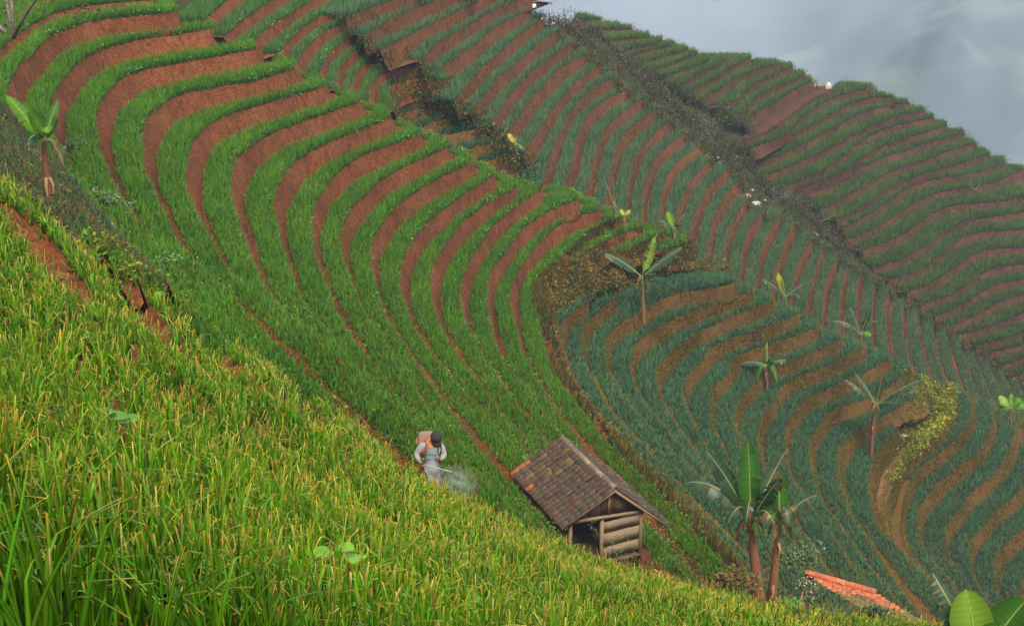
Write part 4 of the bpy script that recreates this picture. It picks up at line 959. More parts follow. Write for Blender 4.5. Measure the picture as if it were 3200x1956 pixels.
# ------------------------------------------------------------------ the tiled field hut
def tile_mat(name, cols, moss, mossamt):
    m, n, out = new_mat(name); oi = N(n, 'ShaderNodeObjectInfo'); geo = N(n, 'ShaderNodeNewGeometry')
    r = ramp(n, [(i / (len(cols) - 1) if len(cols) > 1 else 0, c) for i, c in enumerate(cols)], 'CONSTANT'); n.links.new(oi.outputs['Random'], r.inputs[0])
    a = noise(n, 14, 5, .75, geo.outputs['Position']); b = noise(n, 3.0, 4, .7, geo.outputs['Position'])
    ra = ramp(n, [(.35, (.45, .42, .40)), (.65, (1.35, 1.3, 1.25))]); n.links.new(a, ra.inputs[0])
    c = mixc(n, r.outputs[0], ra.outputs[0], .9, 'MULTIPLY')
    rm = ramp(n, [(.56 - mossamt, (0, 0, 0)), (.66 - mossamt, (1, 1, 1))]); n.links.new(b, rm.inputs[0]); c = mixc(n, c, moss, rm.outputs[0])
    sp_ = noise(n, 38, 2, .6, geo.outputs['Position']); rs = ramp(n, [(.64, (0, 0, 0)), (.70, (1, 1, 1))]); n.links.new(sp_, rs.inputs[0]); c = mixc(n, c, (.34, .30, .26), rs.outputs[0])
    p = N(n, 'ShaderNodeBsdfPrincipled'); p.inputs['Roughness'].default_value = .85; n.links.new(c, p.inputs['Base Color'])
    bp = N(n, 'ShaderNodeBump'); bp.inputs['Strength'].default_value = .6; bp.inputs['Distance'].default_value = .01; n.links.new(a, bp.inputs['Height']); n.links.new(bp.outputs[0], p.inputs['Normal'])
    n.links.new(p.outputs[0], out.inputs[0]); return m
M_TILE = tile_mat('old_clay_tile', [(.060,.028,.018), (.075,.032,.020), (.042,.024,.017), (.085,.042,.026), (.062,.036,.024), (.048,.034,.02), (.070,.032,.022)], (.05, .042, .015), .06)
M_TILEO = tile_mat('orange_clay_tile', [(.34,.085,.025), (.26,.07,.025), (.22,.07,.03)], (.16, .09, .03), -.08)
M_TILEN = tile_mat('newer_orange_tile', [(.42,.10,.03), (.36,.085,.03), (.30,.08,.035), (.46,.13,.045), (.24,.07,.03)], (.10, .07, .03), -.02)
M_TILEM = tile_mat('moss_grown_tile', [(.10,.05,.03), (.13,.06,.03), (.08,.05,.03)], (.10, .085, .02), .14)
M_RIDGE = tile_mat('lichen_ridge_tile', [(.12,.085,.065), (.09,.065,.05), (.15,.115,.08), (.14,.11,.055)], (.26, .20, .05), .0)
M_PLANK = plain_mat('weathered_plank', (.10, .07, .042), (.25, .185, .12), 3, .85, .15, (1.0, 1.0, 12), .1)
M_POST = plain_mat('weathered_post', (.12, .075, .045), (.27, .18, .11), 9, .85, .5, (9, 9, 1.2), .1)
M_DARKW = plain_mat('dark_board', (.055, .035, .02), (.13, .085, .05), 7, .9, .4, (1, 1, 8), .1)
def tile_mesh(name, w, l, mat, rise=.028, th=.014):
    """clay pantile: rolled across its width; origin at the upper middle, length runs to -Y"""
    k = 7; xs = np.linspace(-w / 2, w / 2, k); zs = rise * np.cos(np.linspace(-math.pi, math.pi * .9, k)) 
    top = [np.stack([xs, np.full(k, y), zs + (0 if y == 0 else .010)], 1) for y in (0.02, -l)]
    V = np.vstack(top + [t - [0, 0, th] for t in top]); q = []
    for i in range(k - 1):
        q += [(i, k + i, k + i + 1, i + 1), (2 * k + i, 2 * k + i + 1, 3 * k + i + 1, 3 * k + i), (k + i, 3 * k + i, 3 * k + i + 1, k + i + 1)]
    q += [(0, 2 * k, 3 * k, k), (k - 1, 2 * k - 1, 4 * k - 1, 3 * k - 1)]
    o = mesh_obj(name, V, [np.array(q)], mat, smooth=False); me = o.data; bpy.data.objects.remove(o); return me
def lay(parent, me, name, p, ex, ey, ez, label=None, jit=1.0):
    o = bpy.data.objects.new(name, me); COL.objects.link(o); o.parent = parent
    Mx = Matrix(((ex[0], ey[0], ez[0]), (ex[1], ey[1], ez[1]), (ex[2], ey[2], ez[2])))
    Mx = Mx @ Matrix.Rotation(R.normal(0, .035 * jit), 3, 'Z') @ Matrix.Rotation(R.normal(0, .03 * jit), 3, 'X') @ Matrix.Rotation(R.normal(0, .05 * jit), 3, 'Y')
    o.matrix_local = Matrix.Translation(Vector(p) - parent.location) @ Mx.to_4x4()
    if label: o['label'] = label
    return o
def roof_slope(parent, top0, top1, bot0, bot1, ncol, nrow, mes, pickf):
    """tiles over the quad top0-top1 (ridge) to bot0-bot1 (eave)"""
    top0, top1, bot0, bot1 = map(np.array, (top0, top1, bot0, bot1))
    ex = (top1 - top0); ex = ex / np.linalg.norm(ex); ey = ((top0 + top1) - (bot0 + bot1)); ey /= np.linalg.norm(ey); ez = np.cross(ex, ey)
    if ez[2] < 0: ex = -ex; ez = -ez
    ey = np.cross(ez, ex)
    for r_ in range(nrow):
        for c_ in range(ncol):
            a, b = (c_ + .5) / ncol, r_ / nrow
            sag = -.035 * math.sin(a * math.pi) * math.sin((b + .5 / nrow) * math.pi)
            p = (top0 * (1 - a) + top1 * a) * (1 - b) + (bot0 * (1 - a) + bot1 * a) * b + ez * (.03 + .022 * 1 + sag + R.normal(0, .006)) + ex * R.normal(0, .006)
            me = mes[pickf(a, b)]; lay(parent, me, 'tile', p, ex, ey, ez)
R2 = at_dist(1922, 1528, 40.0); R1 = on_level(1755, 1368, -R2[2]); rd = (R1 - R2); RL = np.linalg.norm(rd); rd /= RL; sd = np.array([-rd[1], rd[0], 0.0]); up = np.array([0, 0, 1.0])
hutz = -2.47
hut = empty('field_hut', R2 + up * hutz + rd * RL / 2, 'small wooden field hut with an old brown tiled roof and dark open doorway', 'hut')
H0 = np.array(hut.location)
def part(name, V, Fq, mat, parent=hut, label=None, **k):
    V = np.asarray(V) - (np.array(parent.location) if parent.parent is None else np.array(parent.parent.location)); o = mesh_obj(name, V, Fq, mat, parent, **k)
    if label: o['label'] = label
    return o
def hp(s, r, z): return R2 + sd * s + rd * r + up * z
fr_ = .16                                # the gable wall stands back from the roof edge
Lz, Rz = -.82, -1.61; Ls, Rs = 1.66, -1.79
def slope_z(s): return Lz * s / Ls if s > 0 else Rz * s / Rs
def beam(name, a, b, w, h, mat=M_POST, label=None):
    a, b = np.array(a), np.array(b); d = b - a; L_ = np.linalg.norm(d); d /= L_; s_ = np.cross(d, up); s_ = s_ / np.linalg.norm(s_) if np.linalg.norm(s_) > .1 else sd; t_ = np.cross(s_, d)
    V, Fb = boxm((a + b) / 2, (d, s_, t_), (L_ / 2, w / 2, h / 2)); V = V + R.normal(0, .004, V.shape); return part(name, V, [Fb], mat, hut, label)
beam('ridge_pole', hp(0, -.05, -.06), hp(0, RL + .05, -.06), .08, .09)
for s_ in (1.30, .30, -.96):
    for r__ in ((fr_, RL - fr_) if s_ != .30 else (fr_,)):
        zt = slope_z(s_) - .05 if s_ != .30 else -.86
        beam('post', hp(s_, r__, hutz - .4), hp(s_, r__, zt), .09, .09)
beam('tie_beam', hp(1.36, fr_ - .05, -.80), hp(-1.02, fr_ - .05, -1.02), .06, .10)
beam('wall_plate', hp(1.30, fr_, -.76), hp(1.30, RL - fr_, -.76), .07, .09); beam('wall_plate', hp(-.96, fr_, -.93), hp(-.96, RL - fr_, -.93), .07, .09)
for s_, nm in ((Ls, 'rafter'), (Rs, 'rafter')):
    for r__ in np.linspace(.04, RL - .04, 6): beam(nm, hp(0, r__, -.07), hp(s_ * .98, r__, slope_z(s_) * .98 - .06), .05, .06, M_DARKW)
# gable boards
for k in range(5):
    s0, s1 = 1.22 - k * .44, 1.22 - (k + 1) * .44 + .015
    V = np.array([hp(s, fr_ + d_, z) for d_ in (0, .03) for s, z in ((s0, -.80 - .09 * (1.3 - s0) / 2.26 - .02), (s1, -.80 - .09 * (1.3 - s1) / 2.26 - .02), (s1, slope_z(s1) - .05), (s0, slope_z(s0) - .05))])
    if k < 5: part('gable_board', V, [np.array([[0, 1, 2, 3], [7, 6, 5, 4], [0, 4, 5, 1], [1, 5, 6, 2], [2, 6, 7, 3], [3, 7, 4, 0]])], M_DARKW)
beam('king_post', hp(.12, fr_ - .04, -.90), hp(.12, fr_ - .04, -.10), .06, .05)
beam('barge_board', hp(0, -.03, -.03), hp(Ls, -.03, Lz - .04), .03, .09); beam('barge_board', hp(0, -.03, -.05), hp(Rs, -.03, Rz - .05), .03, .07, M_POST)
# planks of the front wall, right of the door: gaps between them as they have warped
for z0, z1, tl in ((-1.08, -1.445, .03), (-1.465, -1.905, -.015), (-1.925, -2.27, .03)):
    nseg = 6; Vp = []
    for d_ in (0, .028):
        for zz, sg in ((z0, 1), (z1, -1)):
            for i in range(nseg + 1):
                f = i / nseg; s = .26 + (-.94 - .26) * f; Vp.append(hp(s, fr_ - .02 + d_, zz + (.5 - f) * -tl * 1.5 + R.normal(0, .008)))
    m_ = nseg + 1; Fp = []
    for i in range(nseg): Fp += [(i, i + 1, m_ + i + 1, m_ + i), (2 * m_ + i, 3 * m_ + i, 3 * m_ + i + 1, 2 * m_ + i + 1), (i, 2 * m_ + i, 2 * m_ + i + 1, i + 1), (m_ + i, m_ + i + 1, 3 * m_ + i + 1, 3 * m_ + i)]
    Fp += [(0, m_, 3 * m_, 2 * m_), (nseg, 2 * m_ + nseg, 3 * m_ + nseg, m_ + nseg)]
    part('plank', np.array(Vp), [np.array(Fp)], M_PLANK)
# side and back walls of planks, in shade
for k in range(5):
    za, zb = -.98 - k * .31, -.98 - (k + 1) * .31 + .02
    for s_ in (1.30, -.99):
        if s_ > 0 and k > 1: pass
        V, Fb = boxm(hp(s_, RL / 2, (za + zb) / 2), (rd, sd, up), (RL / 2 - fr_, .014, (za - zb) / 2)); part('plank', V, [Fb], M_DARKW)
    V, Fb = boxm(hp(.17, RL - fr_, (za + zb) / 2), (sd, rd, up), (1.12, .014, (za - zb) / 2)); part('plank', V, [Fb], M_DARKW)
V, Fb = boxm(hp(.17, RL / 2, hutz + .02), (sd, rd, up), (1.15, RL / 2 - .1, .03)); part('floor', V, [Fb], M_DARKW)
mes = {'d': tile_mesh('tile_d', .205, .255, M_TILE), 'o': tile_mesh('tile_o', .205, .255, M_TILEO), 'm': tile_mesh('tile_m', .205, .255, M_TILEM)}
def pl(a, b):
    if a > .93 and b > .45 and R.random() < .6: return 'o'
    if R.random() < .22 * (a > .6): return 'm'
    return 'd' if R.random() > .015 else 'o'
roof_slope(hut, hp(0, -.06, 0), hp(0, RL + .06, 0), hp(Ls, -.06, Lz), hp(Ls, RL + .06, Lz), 17, 8, mes, pl)
roof_slope(hut, hp(0, -.06, 0), hp(0, RL + .06, 0), hp(Rs, -.06, Rz), hp(Rs, RL + .06, Rz), 16, 10, mes, lambda a, b: 'o' if (a > .72 and .80 < b < .95 and R.random() < .7) or (a < .1 and .9 < b) or R.random() < .012 else ('m' if R.random() < .2 else 'd'))
# ridge tiles: half rounds
k = 7; an = np.linspace(0, math.pi, k); rt = np.vstack([np.stack([np.cos(an) * .085 * s, np.full(k, y), np.sin(an) * .075 * s], 1) for s, y in ((1.08, -.14), (.95, .14), (.92, -.14), (.8, .14))])
q_ = []
for i in range(k - 1): q_ += [(i, i + 1, k + i + 1, k + i), (2 * k + i, 3 * k + i, 3 * k + i + 1, 2 * k + i + 1), (i, 2 * k + i, 2 * k + i + 1, i + 1)]
o = mesh_obj('ridge_m', rt, [np.array(q_)], M_RIDGE); RM = o.data; bpy.data.objects.remove(o)
for i in range(14): lay(hut, RM, 'ridge_tile', hp(0, .02 + RL * (i + .3) / 14, .035 - .02 * math.sin(i / 14 * math.pi) + R.normal(0, .006)), sd, rd, up)
# ------------------------------------------------------------------ second, lower roof at the field edge
D2 = 39.0; A2 = at_dist(2738, 1852, D2); A1 = on_level(2516, 1790, -A2[2]); r2 = A1 - A2; R2L = np.linalg.norm(r2); r2 /= R2L; s2 = np.array([-r2[1], r2[0], 0.0])
if s2 @ np.array([0, -1.0, 0]) < 0: s2 = -s2
shed = empty('tiled_shed', A2 + r2 * R2L / 2 - up * 2.2, 'low shed showing only its orange tiled roof, mossy along the lower half', 'shed')
e0 = at_dist(2965, 1990, 38.1); e1 = e0 + (A1 - A2); f0, f1 = A2 - s2 * .5 - up * .38, A1 - s2 * .5 - up * .38
def part2(name, V, Fq, mat): return mesh_obj(name, np.asarray(V) - np.array(shed.location), Fq, mat, shed)
mes2 = {'n': tile_mesh('tile_n', .13, .19, M_TILEN, .014), 'm': tile_mesh('tile_m2', .13, .19, M_TILEM, .014)}
nc = max(8, int(R2L / .12))
roof_slope(shed, A2, A1, e0, e1, nc, 15, mes2, lambda a, b: 'm' if b > .40 - .10 * a + .10 * math.sin(a * 9) + R.normal(0, .05) else 'n')
roof_slope(shed, A2, A1, f0, f1, nc, 3, mes2, lambda a, b: 'n' if R.random() > .2 else 'm')
for a, b in ((A2, A1),):
    V, Fb = boxm((a + b) / 2 - up * .05, (r2, s2, up), (R2L / 2, .04, .05)); part2('ridge_pole', V, [Fb], M_POST)
for a in (A2 - r2 * -.1, A1 + r2 * -.1):
    for ss, dz in ((1.3, -1.1), (-.4, -.45)):
        V, Fb = boxm(a + s2 * ss + up * (dz - .95), (r2, s2, up), (.045, .045, .95)); part2('post', V, [Fb], M_POST)
        V, Fb = boxm(a + s2 * ss / 2 + up * (dz / 2 - .06), (s2 * ss + up * dz, r2, np.cross(s2 * ss + up * dz, r2)), (np.hypot(ss, dz) / 2, .03, .03)); part2('rafter', V, [Fb], M_POST)
V, Fb = boxm((A1 + A2) / 2 + s2 * .9 - up * 1.75, (r2, s2, up), (R2L / 2 - .1, .02, .5)); part2('wall', V, [Fb], M_DARKW)
RM2 = RM.copy(); RM2.materials[0] = M_TILEN
for i in range(int(R2L / .27)): lay(shed, RM2, 'ridge_tile', A2 + r2 * (.14 + i * .27) + up * .03, s2, r2, up)
# ------------------------------------------------------------------ banana plants
M_BTRUNK = plain_mat('banana_stem', (.085, .026, .014), (.26, .12, .055), 6, .7, .5, (5, 5, .9), .25)
M_BSTALK = plain_mat('banana_stalk', (.16, .19, .05), (.28, .30, .10), 6, .6, .2)
M_BLEAF = leaf_mat('banana_leaf', .42, .35)
M_DRY = leaf_mat('dry_banana_leaf', .2, .8)
BC = {'dark': (.02, .06, .018), 'mid': (.04, .125, .015), 'bright': (.10, .26, .02), 'yellow': (.34, .36, .03), 'grey': (.05, .09, .05), 'dry': (.13, .085, .04), 'lime': (.17, .31, .03)}
def banana_leaf(parent, c0, tip, width, tat, col, lift=.25, roll=0.0, seg=22, face=None, petiole=.16):
    c0, tip = np.array(c0, float), np.array(tip, float); L_ = np.linalg.norm(tip - c0)
    ctrl = (c0 + tip) / 2 + up * L_ * lift
    mid = bez(c0, ctrl, tip, seg + 1); t = np.gradient(mid, axis=0); t /= np.linalg.norm(t, axis=1, keepdims=True)
    tocam = -c0 / np.linalg.norm(c0)
    s = np.cross(t, up); ln = np.linalg.norm(s, axis=1, keepdims=True); s = np.where(ln > .25, s / (ln + 1e-9), np.cross(t, tocam)); s /= np.linalg.norm(s, axis=1, keepdims=True)
    if face is not None:                    # how far the blade is turned to the viewer
        s2_ = np.cross(t, tocam); s2_ /= np.linalg.norm(s2_, axis=1, keepdims=True); s2_ *= np.sign((s2_ * s).sum(1, keepdims=True) + 1e-9); s = s * (1 - face) + s2_ * face; s /= np.linalg.norm(s, axis=1, keepdims=True)
    nrm = np.cross(s, t); nrm *= np.sign(nrm[:, 2:3] + 1e-9)
    V, Cc, Fq = [], [], []
    base_c = np.array(BC[col])
    for sg in (-1, 1):
        i = 0
        k0 = max(1, int(seg * petiole))
        while k0 < seg:
            run = seg - k0 if tat < .05 else int(np.clip(R.geometric(min(.95, tat * .9)), 1, 6)); k1 = min(seg, k0 + run)
            droop = R.uniform(.05, .25) + tat * R.uniform(.1, .9); shrink = 1 - tat * R.uniform(0, .35); fc = base_c * np.clip(R.normal(1, .18), .5, 1.5)
            if tat > .4 and R.random() < .18: fc = np.array(BC['dry']) * R.uniform(.5, 1.1)
            gap = .22 * (tat > .05)
            for k in range(k0, k1 + 1):
                f = (k - k0 * petiole * 0) / seg; w = width / 2 * (math.sin(math.pi * min(1, max(0, (k / seg - petiole * .8) / (1 - petiole * .8))) ** .8) ** .55 if 0 < k < seg else .04)
                g = (-gap if k == k1 and k1 < seg else gap if k == k0 and k0 > int(seg * petiole) else 0) * L_ / seg
                for j, a in enumerate((0, .5, 1)):
                    p = mid[k] + s[k] * sg * w * a * shrink + nrm[k] * (.10 * w * a) - up * (w * droop * a * a) + t[k] * (g + w * .25) * a
                    V.append(p); Cc.append(fc * (1.3 if j == 0 else 1.0) * (1.0 + .10 * (-1) ** k) * (1 - .25 * (a > .9)))
            n0 = len(V) - (k1 - k0 + 1) * 3
            for k in range(k1 - k0):
                for j in (0, 1): a = n0 + k * 3 + j; Fq.append((a, a + 1, a + 4, a + 3))
            k0 = k1
    loc = np.array(parent.location)
    o = mesh_obj('leaf', np.array(V) - loc, [np.array(Fq)], M_BLEAF if col != 'dry' else M_DRY, parent, {'col': np.array(Cc)}, smooth=True)
    Vt, Ft = tube(mid - nrm * .004, np.linspace(.022, .006, len(mid)) * max(.7, width / .5), 5); m_ = mesh_obj('midrib', Vt - loc, Ft, M_BSTALK, o)
    return o
def banana(label, base, crown, leaves, r0=.085, D=None, skirt=5, group=None, stemmat=None, crown_off=0.0):
    P = ground(*base) if D is None else at_dist(base[0], base[1], D)
    root = empty('banana_plant', P, label, 'banana plant', group); loc = np.array(root.location)
    top = at_y(crown[0], crown[1], P); n = 9; t = np.linspace(0, 1, n)
    line = bez(P - up * .3, (P + top) / 2 + np.array([R.normal(0, .05), 0, 0]), top, n); sides = 9
    rad = r0 * (1.3 - .72 * t)
    V, Fq = tube(line, rad, sides, True, .07); mesh_obj('trunk', V - loc, Fq, stemmat or M_BTRUNK, root, smooth=True)
    # loose sheaths
    for k in range(4):
        f = R.uniform(.15, .85); p0 = line[int(f * (n - 1))]; a = R.uniform(0, 6.28); d_ = np.array([math.cos(a), math.sin(a), 0]); L_ = R.uniform(.25, .5)
        pts = [p0 + d_ * rad[int(f * (n - 1))], p0 + d_ * (rad[0] + .05) - up * L_ * .4, p0 + d_ * (rad[0] + .03) - up * L_]; sd_ = np.cross(d_, up)
        V = np.array([x + sd_ * w * sg for x, w in zip(pts, (.035, .03, .012)) for sg in (-1, 1)]); mesh_obj('dry_sheath', V - loc, [np.array([[0, 1, 3, 2], [2, 3, 5, 4]])], M_DRY, root, {'col': np.tile(np.array([[.30, .19, .10]]), (6, 1))})
    dv = P / np.linalg.norm(P); hgt_ = np.linalg.norm(top - P)
    for k in range(skirt):                      # spent leaves hanging round the stem
        a = k * 1.257 + R.uniform(-.4, .4); q_ = R.uniform(.6, 1.0) * min(1.0, hgt_ / 1.6 + .25)
        banana_leaf(root, top - up * .08, top + np.array([math.cos(a), math.sin(a), 0]) * .42 * q_ - up * R.uniform(.35, .75) * q_, .26 * q_, .85, ('dry', 'grey', 'dark', 'dry', 'mid')[k], 1.0, seg=12, face=.3)
    for lf in leaves:
        (tu, tv), off, w, tat, col, lift = lf[:6]; face = lf[6] if len(lf) > 6 else .5
        tp_ = at_y(tu, tv, top) ; dd = np.array([dv[0], dv[1], 0]); dd /= np.linalg.norm(dd); d2 = ray(tu, tv); d2 /= np.linalg.norm(d2)
        tip = tp_ + d2 * off
        st = top + (tip - top) * .02 - up * .05
        banana_leaf(root, st, tip, w, tat, col, lift, face=face)
    return root
banana('lone banana plant with one big bright leaf, on the weedy bank at left', (158, 640), (136, 440),
  [((20, 300), .2, .30, .06, 'bright', .12, .75), ((182, 312), .3, .22, .15, 'mid', .10, .6), ((95, 345), -.3, .28, .15, 'bright', .3, .5), ((85, 452), -.5, .26, .4, 'dark', .6, .4), ((150, 415), -.7, .30, .2, 'bright', .5, .4), ((175, 365), .5, .24, .3, 'mid', .2, .5)], .075, skirt=1)
pD = 36.5
gp = 'banana plants growing among the terraces'
banana('taller banana of the close pair right of the hut, torn leaves spread', (2378, 1862), (2347, 1622),
  [((2137, 1510), .3, .50, .75, 'grey', .42, .4), ((2208, 1408), .5, .48, .25, 'dark', .10, .6), ((2338, 1382), .2, .56, .28, 'mid', .03, .95), ((2440, 1492), -.5, .50, .6, 'dark', .12, .5), ((2462, 1400), .8, .50, .5, 'grey', .12, .5),
   ((2272, 1640), -.6, .46, .8, 'grey', 1.2, .3), ((2420, 1640), -.6, .46, .7, 'dark', .9, .3), ((2330, 1640), -1.0, .40, .7, 'dark', 1.3, .3)], .125, pD, group=gp)
banana('shorter banana of the close pair right of the hut, with one broad upright leaf', (2412, 1858), (2436, 1632),
  [((2432, 1448), .3, .50, .3, 'mid', .03, .95), ((2552, 1546), .2, .46, .9, 'grey', .25, .4), ((2400, 1612), -.6, .44, .15, 'bright', .3, .7), ((2480, 1600), -.4, .40, .5, 'dark', .8, .4), ((2462, 1640), -.7, .36, .6, 'grey', 1.2, .3)], .10, pD + .5, group=gp)
banana('banana plant standing before the overgrown bank, with two low side leaves', (2012, 1010), (2006, 862),
  [((1890, 792), .2, .62, .12, 'dark', .12, .6), ((2132, 772), .3, .60, .4, 'grey', .05, .5), ((2047, 738), .2, .52, .45, 'lime', .03, .9), ((2100, 830), .4, .3, .8, 'grey', .15, .4), ((2040, 860), -.5, .4, .3, 'dark', .3, .4)], .10, group=gp)
banana('small banana plant with drooping lower leaves amid the lower bowl rows', (2398, 1222), (2396, 1140),
  [((2312, 1138), .2, .45, .4, 'grey', .25, .4), ((2458, 1126), .2, .45, .5, 'grey', .25, .4), ((2397, 1066), .1, .16, .1, 'lime', .02, .9), ((2420, 1128), -.4, .42, .2, 'mid', .3, .5), ((2370, 1132), .5, .36, .2, 'mid', .3, .5), ((2360, 1205), -.6, .34, .2, 'mid', .8, .4), ((2430, 1200), -.5, .32, .3, 'mid', .8, .4)], .075, group=gp)
banana('ragged banana plant with grey shredded leaves beside the dirt path', (2722, 1432), (2738, 1262),
  [((2640, 1186), .3, .42, .9, 'grey', .12, .4), ((2672, 1166), .4, .46, .85, 'grey', .10, .4), ((2758, 1170), .4, .44, .7, 'dark', .06, .5), ((2880, 1186), .2, .46, .9, 'grey', .12, .4), ((2790, 1260), -.5, .44, .5, 'dark', .2, .5), ((2860, 1222), .2, .4, .9, 'grey', .2, .4)], .11, group=gp)
banana('withered banana plant with bare grey stalks behind the big bowl', (1922, 668), (1920, 640),
  [((1884, 552), .2, .26, .95, 'grey', .05, .3), ((1916, 552), .3, .22, .9, 'grey', .02, .4), ((1936, 566), .2, .22, .9, 'dark', .02, .4)], .05, 76, group=gp)
banana('banana plant with a yellow green upright leaf just behind the big bowl rim', (2112, 745), (2106, 712),
  [((2086, 660), .1, .36, .0, 'lime', .02, .95), ((2052, 694), .2, .5, .3, 'grey', .35, .4), ((2144, 664), .2, .4, .6, 'grey', .1, .4), ((2138, 700), -.3, .42, .2, 'dark', .3, .4)], .06, 79, group=gp)
banana('banana plant with a yellow tipped leaf behind the lower bowl rim', (2462, 965), (2454, 925),
  [((2430, 852), .1, .42, .05, 'yellow', .02, .95), ((2446, 868), .1, .30, .05, 'mid', .02, .9), ((2384, 872), .2, .5, .6, 'dark', .1, .4), ((2518, 886), .2, .48, .6, 'grey', .1, .4), ((2500, 926), -.3, .40, .5, 'dark', .3, .4)], .07, 84, group=gp)
banana('banana plant with arching grey leaves at the right end of the lower bowl rim', (2695, 1070), (2690, 1042),
  [((2592, 1006), .2, .44, .75, 'grey', .35, .4), ((2654, 958), .2, .46, .7, 'grey', .08, .4), ((2724, 958), .3, .46, .75, 'dark', .06, .4), ((2742, 1002), .1, .40, .7, 'grey', .35, .4), ((2722, 1048), -.3, .36, .1, 'bright', .3, .7)], .07, 86, group=gp)
banana('young banana sprout with yellow leaves in the gap behind the bright bowl', (1616, 470), (1612, 448),
  [((1588, 418), .1, .30, .05, 'yellow', .05, .8), ((1614, 422), .1, .16, .3, 'dry', .02, .5), ((1640, 470), -.2, .24, .3, 'mid', .3, .5)], .04, 74, group=gp)
banana('tiny yellowish banana sprout on the rim of the big bowl', (1952, 690), (1952, 672),
  [((1940, 655), .0, .22, .0, 'yellow', .1, .8), ((1970, 658), .0, .24, .0, 'yellow', .2, .8), ((1960, 690), .0, .2, .1, 'mid', .5, .5)], .03, 73, group=gp)
banana('bright green banana clump at the right edge above the corner bowl', (3160, 1300), (3160, 1272),
  [((3122, 1238), .1, .5, .1, 'lime', .1, .7), ((3190, 1244), .1, .5, .1, 'bright', .1, .7), ((3160, 1228), .2, .3, .2, 'lime', .03, .8), ((3215, 1268), .0, .6, .1, 'bright', .3, .6), ((3120, 1290), -.2, .4, .2, 'mid', .4, .5)], .05, 84, group=gp)
# two big leaves and a fern-like frond rising at the lower right corner, their stems below the frame
banana('big banana plant with broad glowing leaves in the lower right corner', (3080, 2170), (3062, 2060),
  [((3018, 1842), .2, .62, .0, 'lime', .05, .95), ((3205, 1876), .3, .60, .0, 'mid', .10, .8), ((2955, 1930), .2, .5, .1, 'dark', .30, .6), ((2915, 1790), .6, .46, .95, 'grey', .05, .5), ((3140, 1960), -.3, .5, .1, 'bright', .3, .7)], .10, 23, group=gp)
# ------------------------------------------------------------------ leafy weeds in the near onions
def leafy(label, spots, size, cols, P=None):
    P = ground(*spots[0]) if P is None else P
    root = empty('broad_leaf_plant', P, label, 'plant', 'broad leaved plants among the near onions'); loc = np.array(P)
    for (u, v, a) in spots[1:]:
        p = at_y(u, v, P) ; L_ = size * R.uniform(.85, 1.15); d = np.array([math.cos(a), math.sin(a) * .6, -.12]); d /= np.linalg.norm(d); s = np.cross(d, up); s /= np.linalg.norm(s); nn = np.cross(s, d)
        V = []; k = 7
        for i in range(k):
            f = i / (k - 1); w = L_ * .46 * math.sin(math.pi * (f * .93 + .05)) ** .75
            for sg in (-1, 0, 1): V.append(p + d * L_ * (f - .5) + s * sg * w + nn * (-.10 * L_ * (2 * f - 1) ** 2 + .05 * L_ * abs(sg)))
        Fq = [(i * 3 + j, i * 3 + j + 1, i * 3 + j + 4, i * 3 + j + 3) for i in range(k - 1) for j in (0, 1)]
        c = np.tile(np.array(cols) * R.uniform(.8, 1.2), (len(V), 1)); o = mesh_obj('leaf', np.array(V) - loc, [np.array(Fq)], M_BLEAF, root, {'col': c}, smooth=True)
    stems = [tube(bez(P, (P + at_y(u, v, P)) / 2 + up * .05, at_y(u, v, P), 5), .005, 4) for (u, v, a) in spots[1:]]
    for V, Fq in stems: mesh_obj('stem', V - loc, Fq, M_BSTALK, root)
leafy('pale broad leaved plant in the near onions below the spraying person', [(1010, 1860), (1010, 1725, .4), (1075, 1710, 2.6), (965, 1760, .9), (1030, 1790, 0.1), (900, 1775, .3), (1110, 1740, 1.5), (880, 1800, .1)], .13, (.15, .40, .035))
leafy('pale broad leaved plant half hidden in the onions at left', [(350, 1400), (300, 1310, .1), (370, 1300, .5), (340, 1340, .2), (400, 1310, 2.9), (330, 1285, 1.0)], .16, (.12, .34, .04))
leafy('small pale broad leaved plant low in the middle of the near onions', [(1450, 1930), (1430, 1850, .4), (1475, 1870, 2.6), (1410, 1875, .9)], .15, (.13, .35, .04))
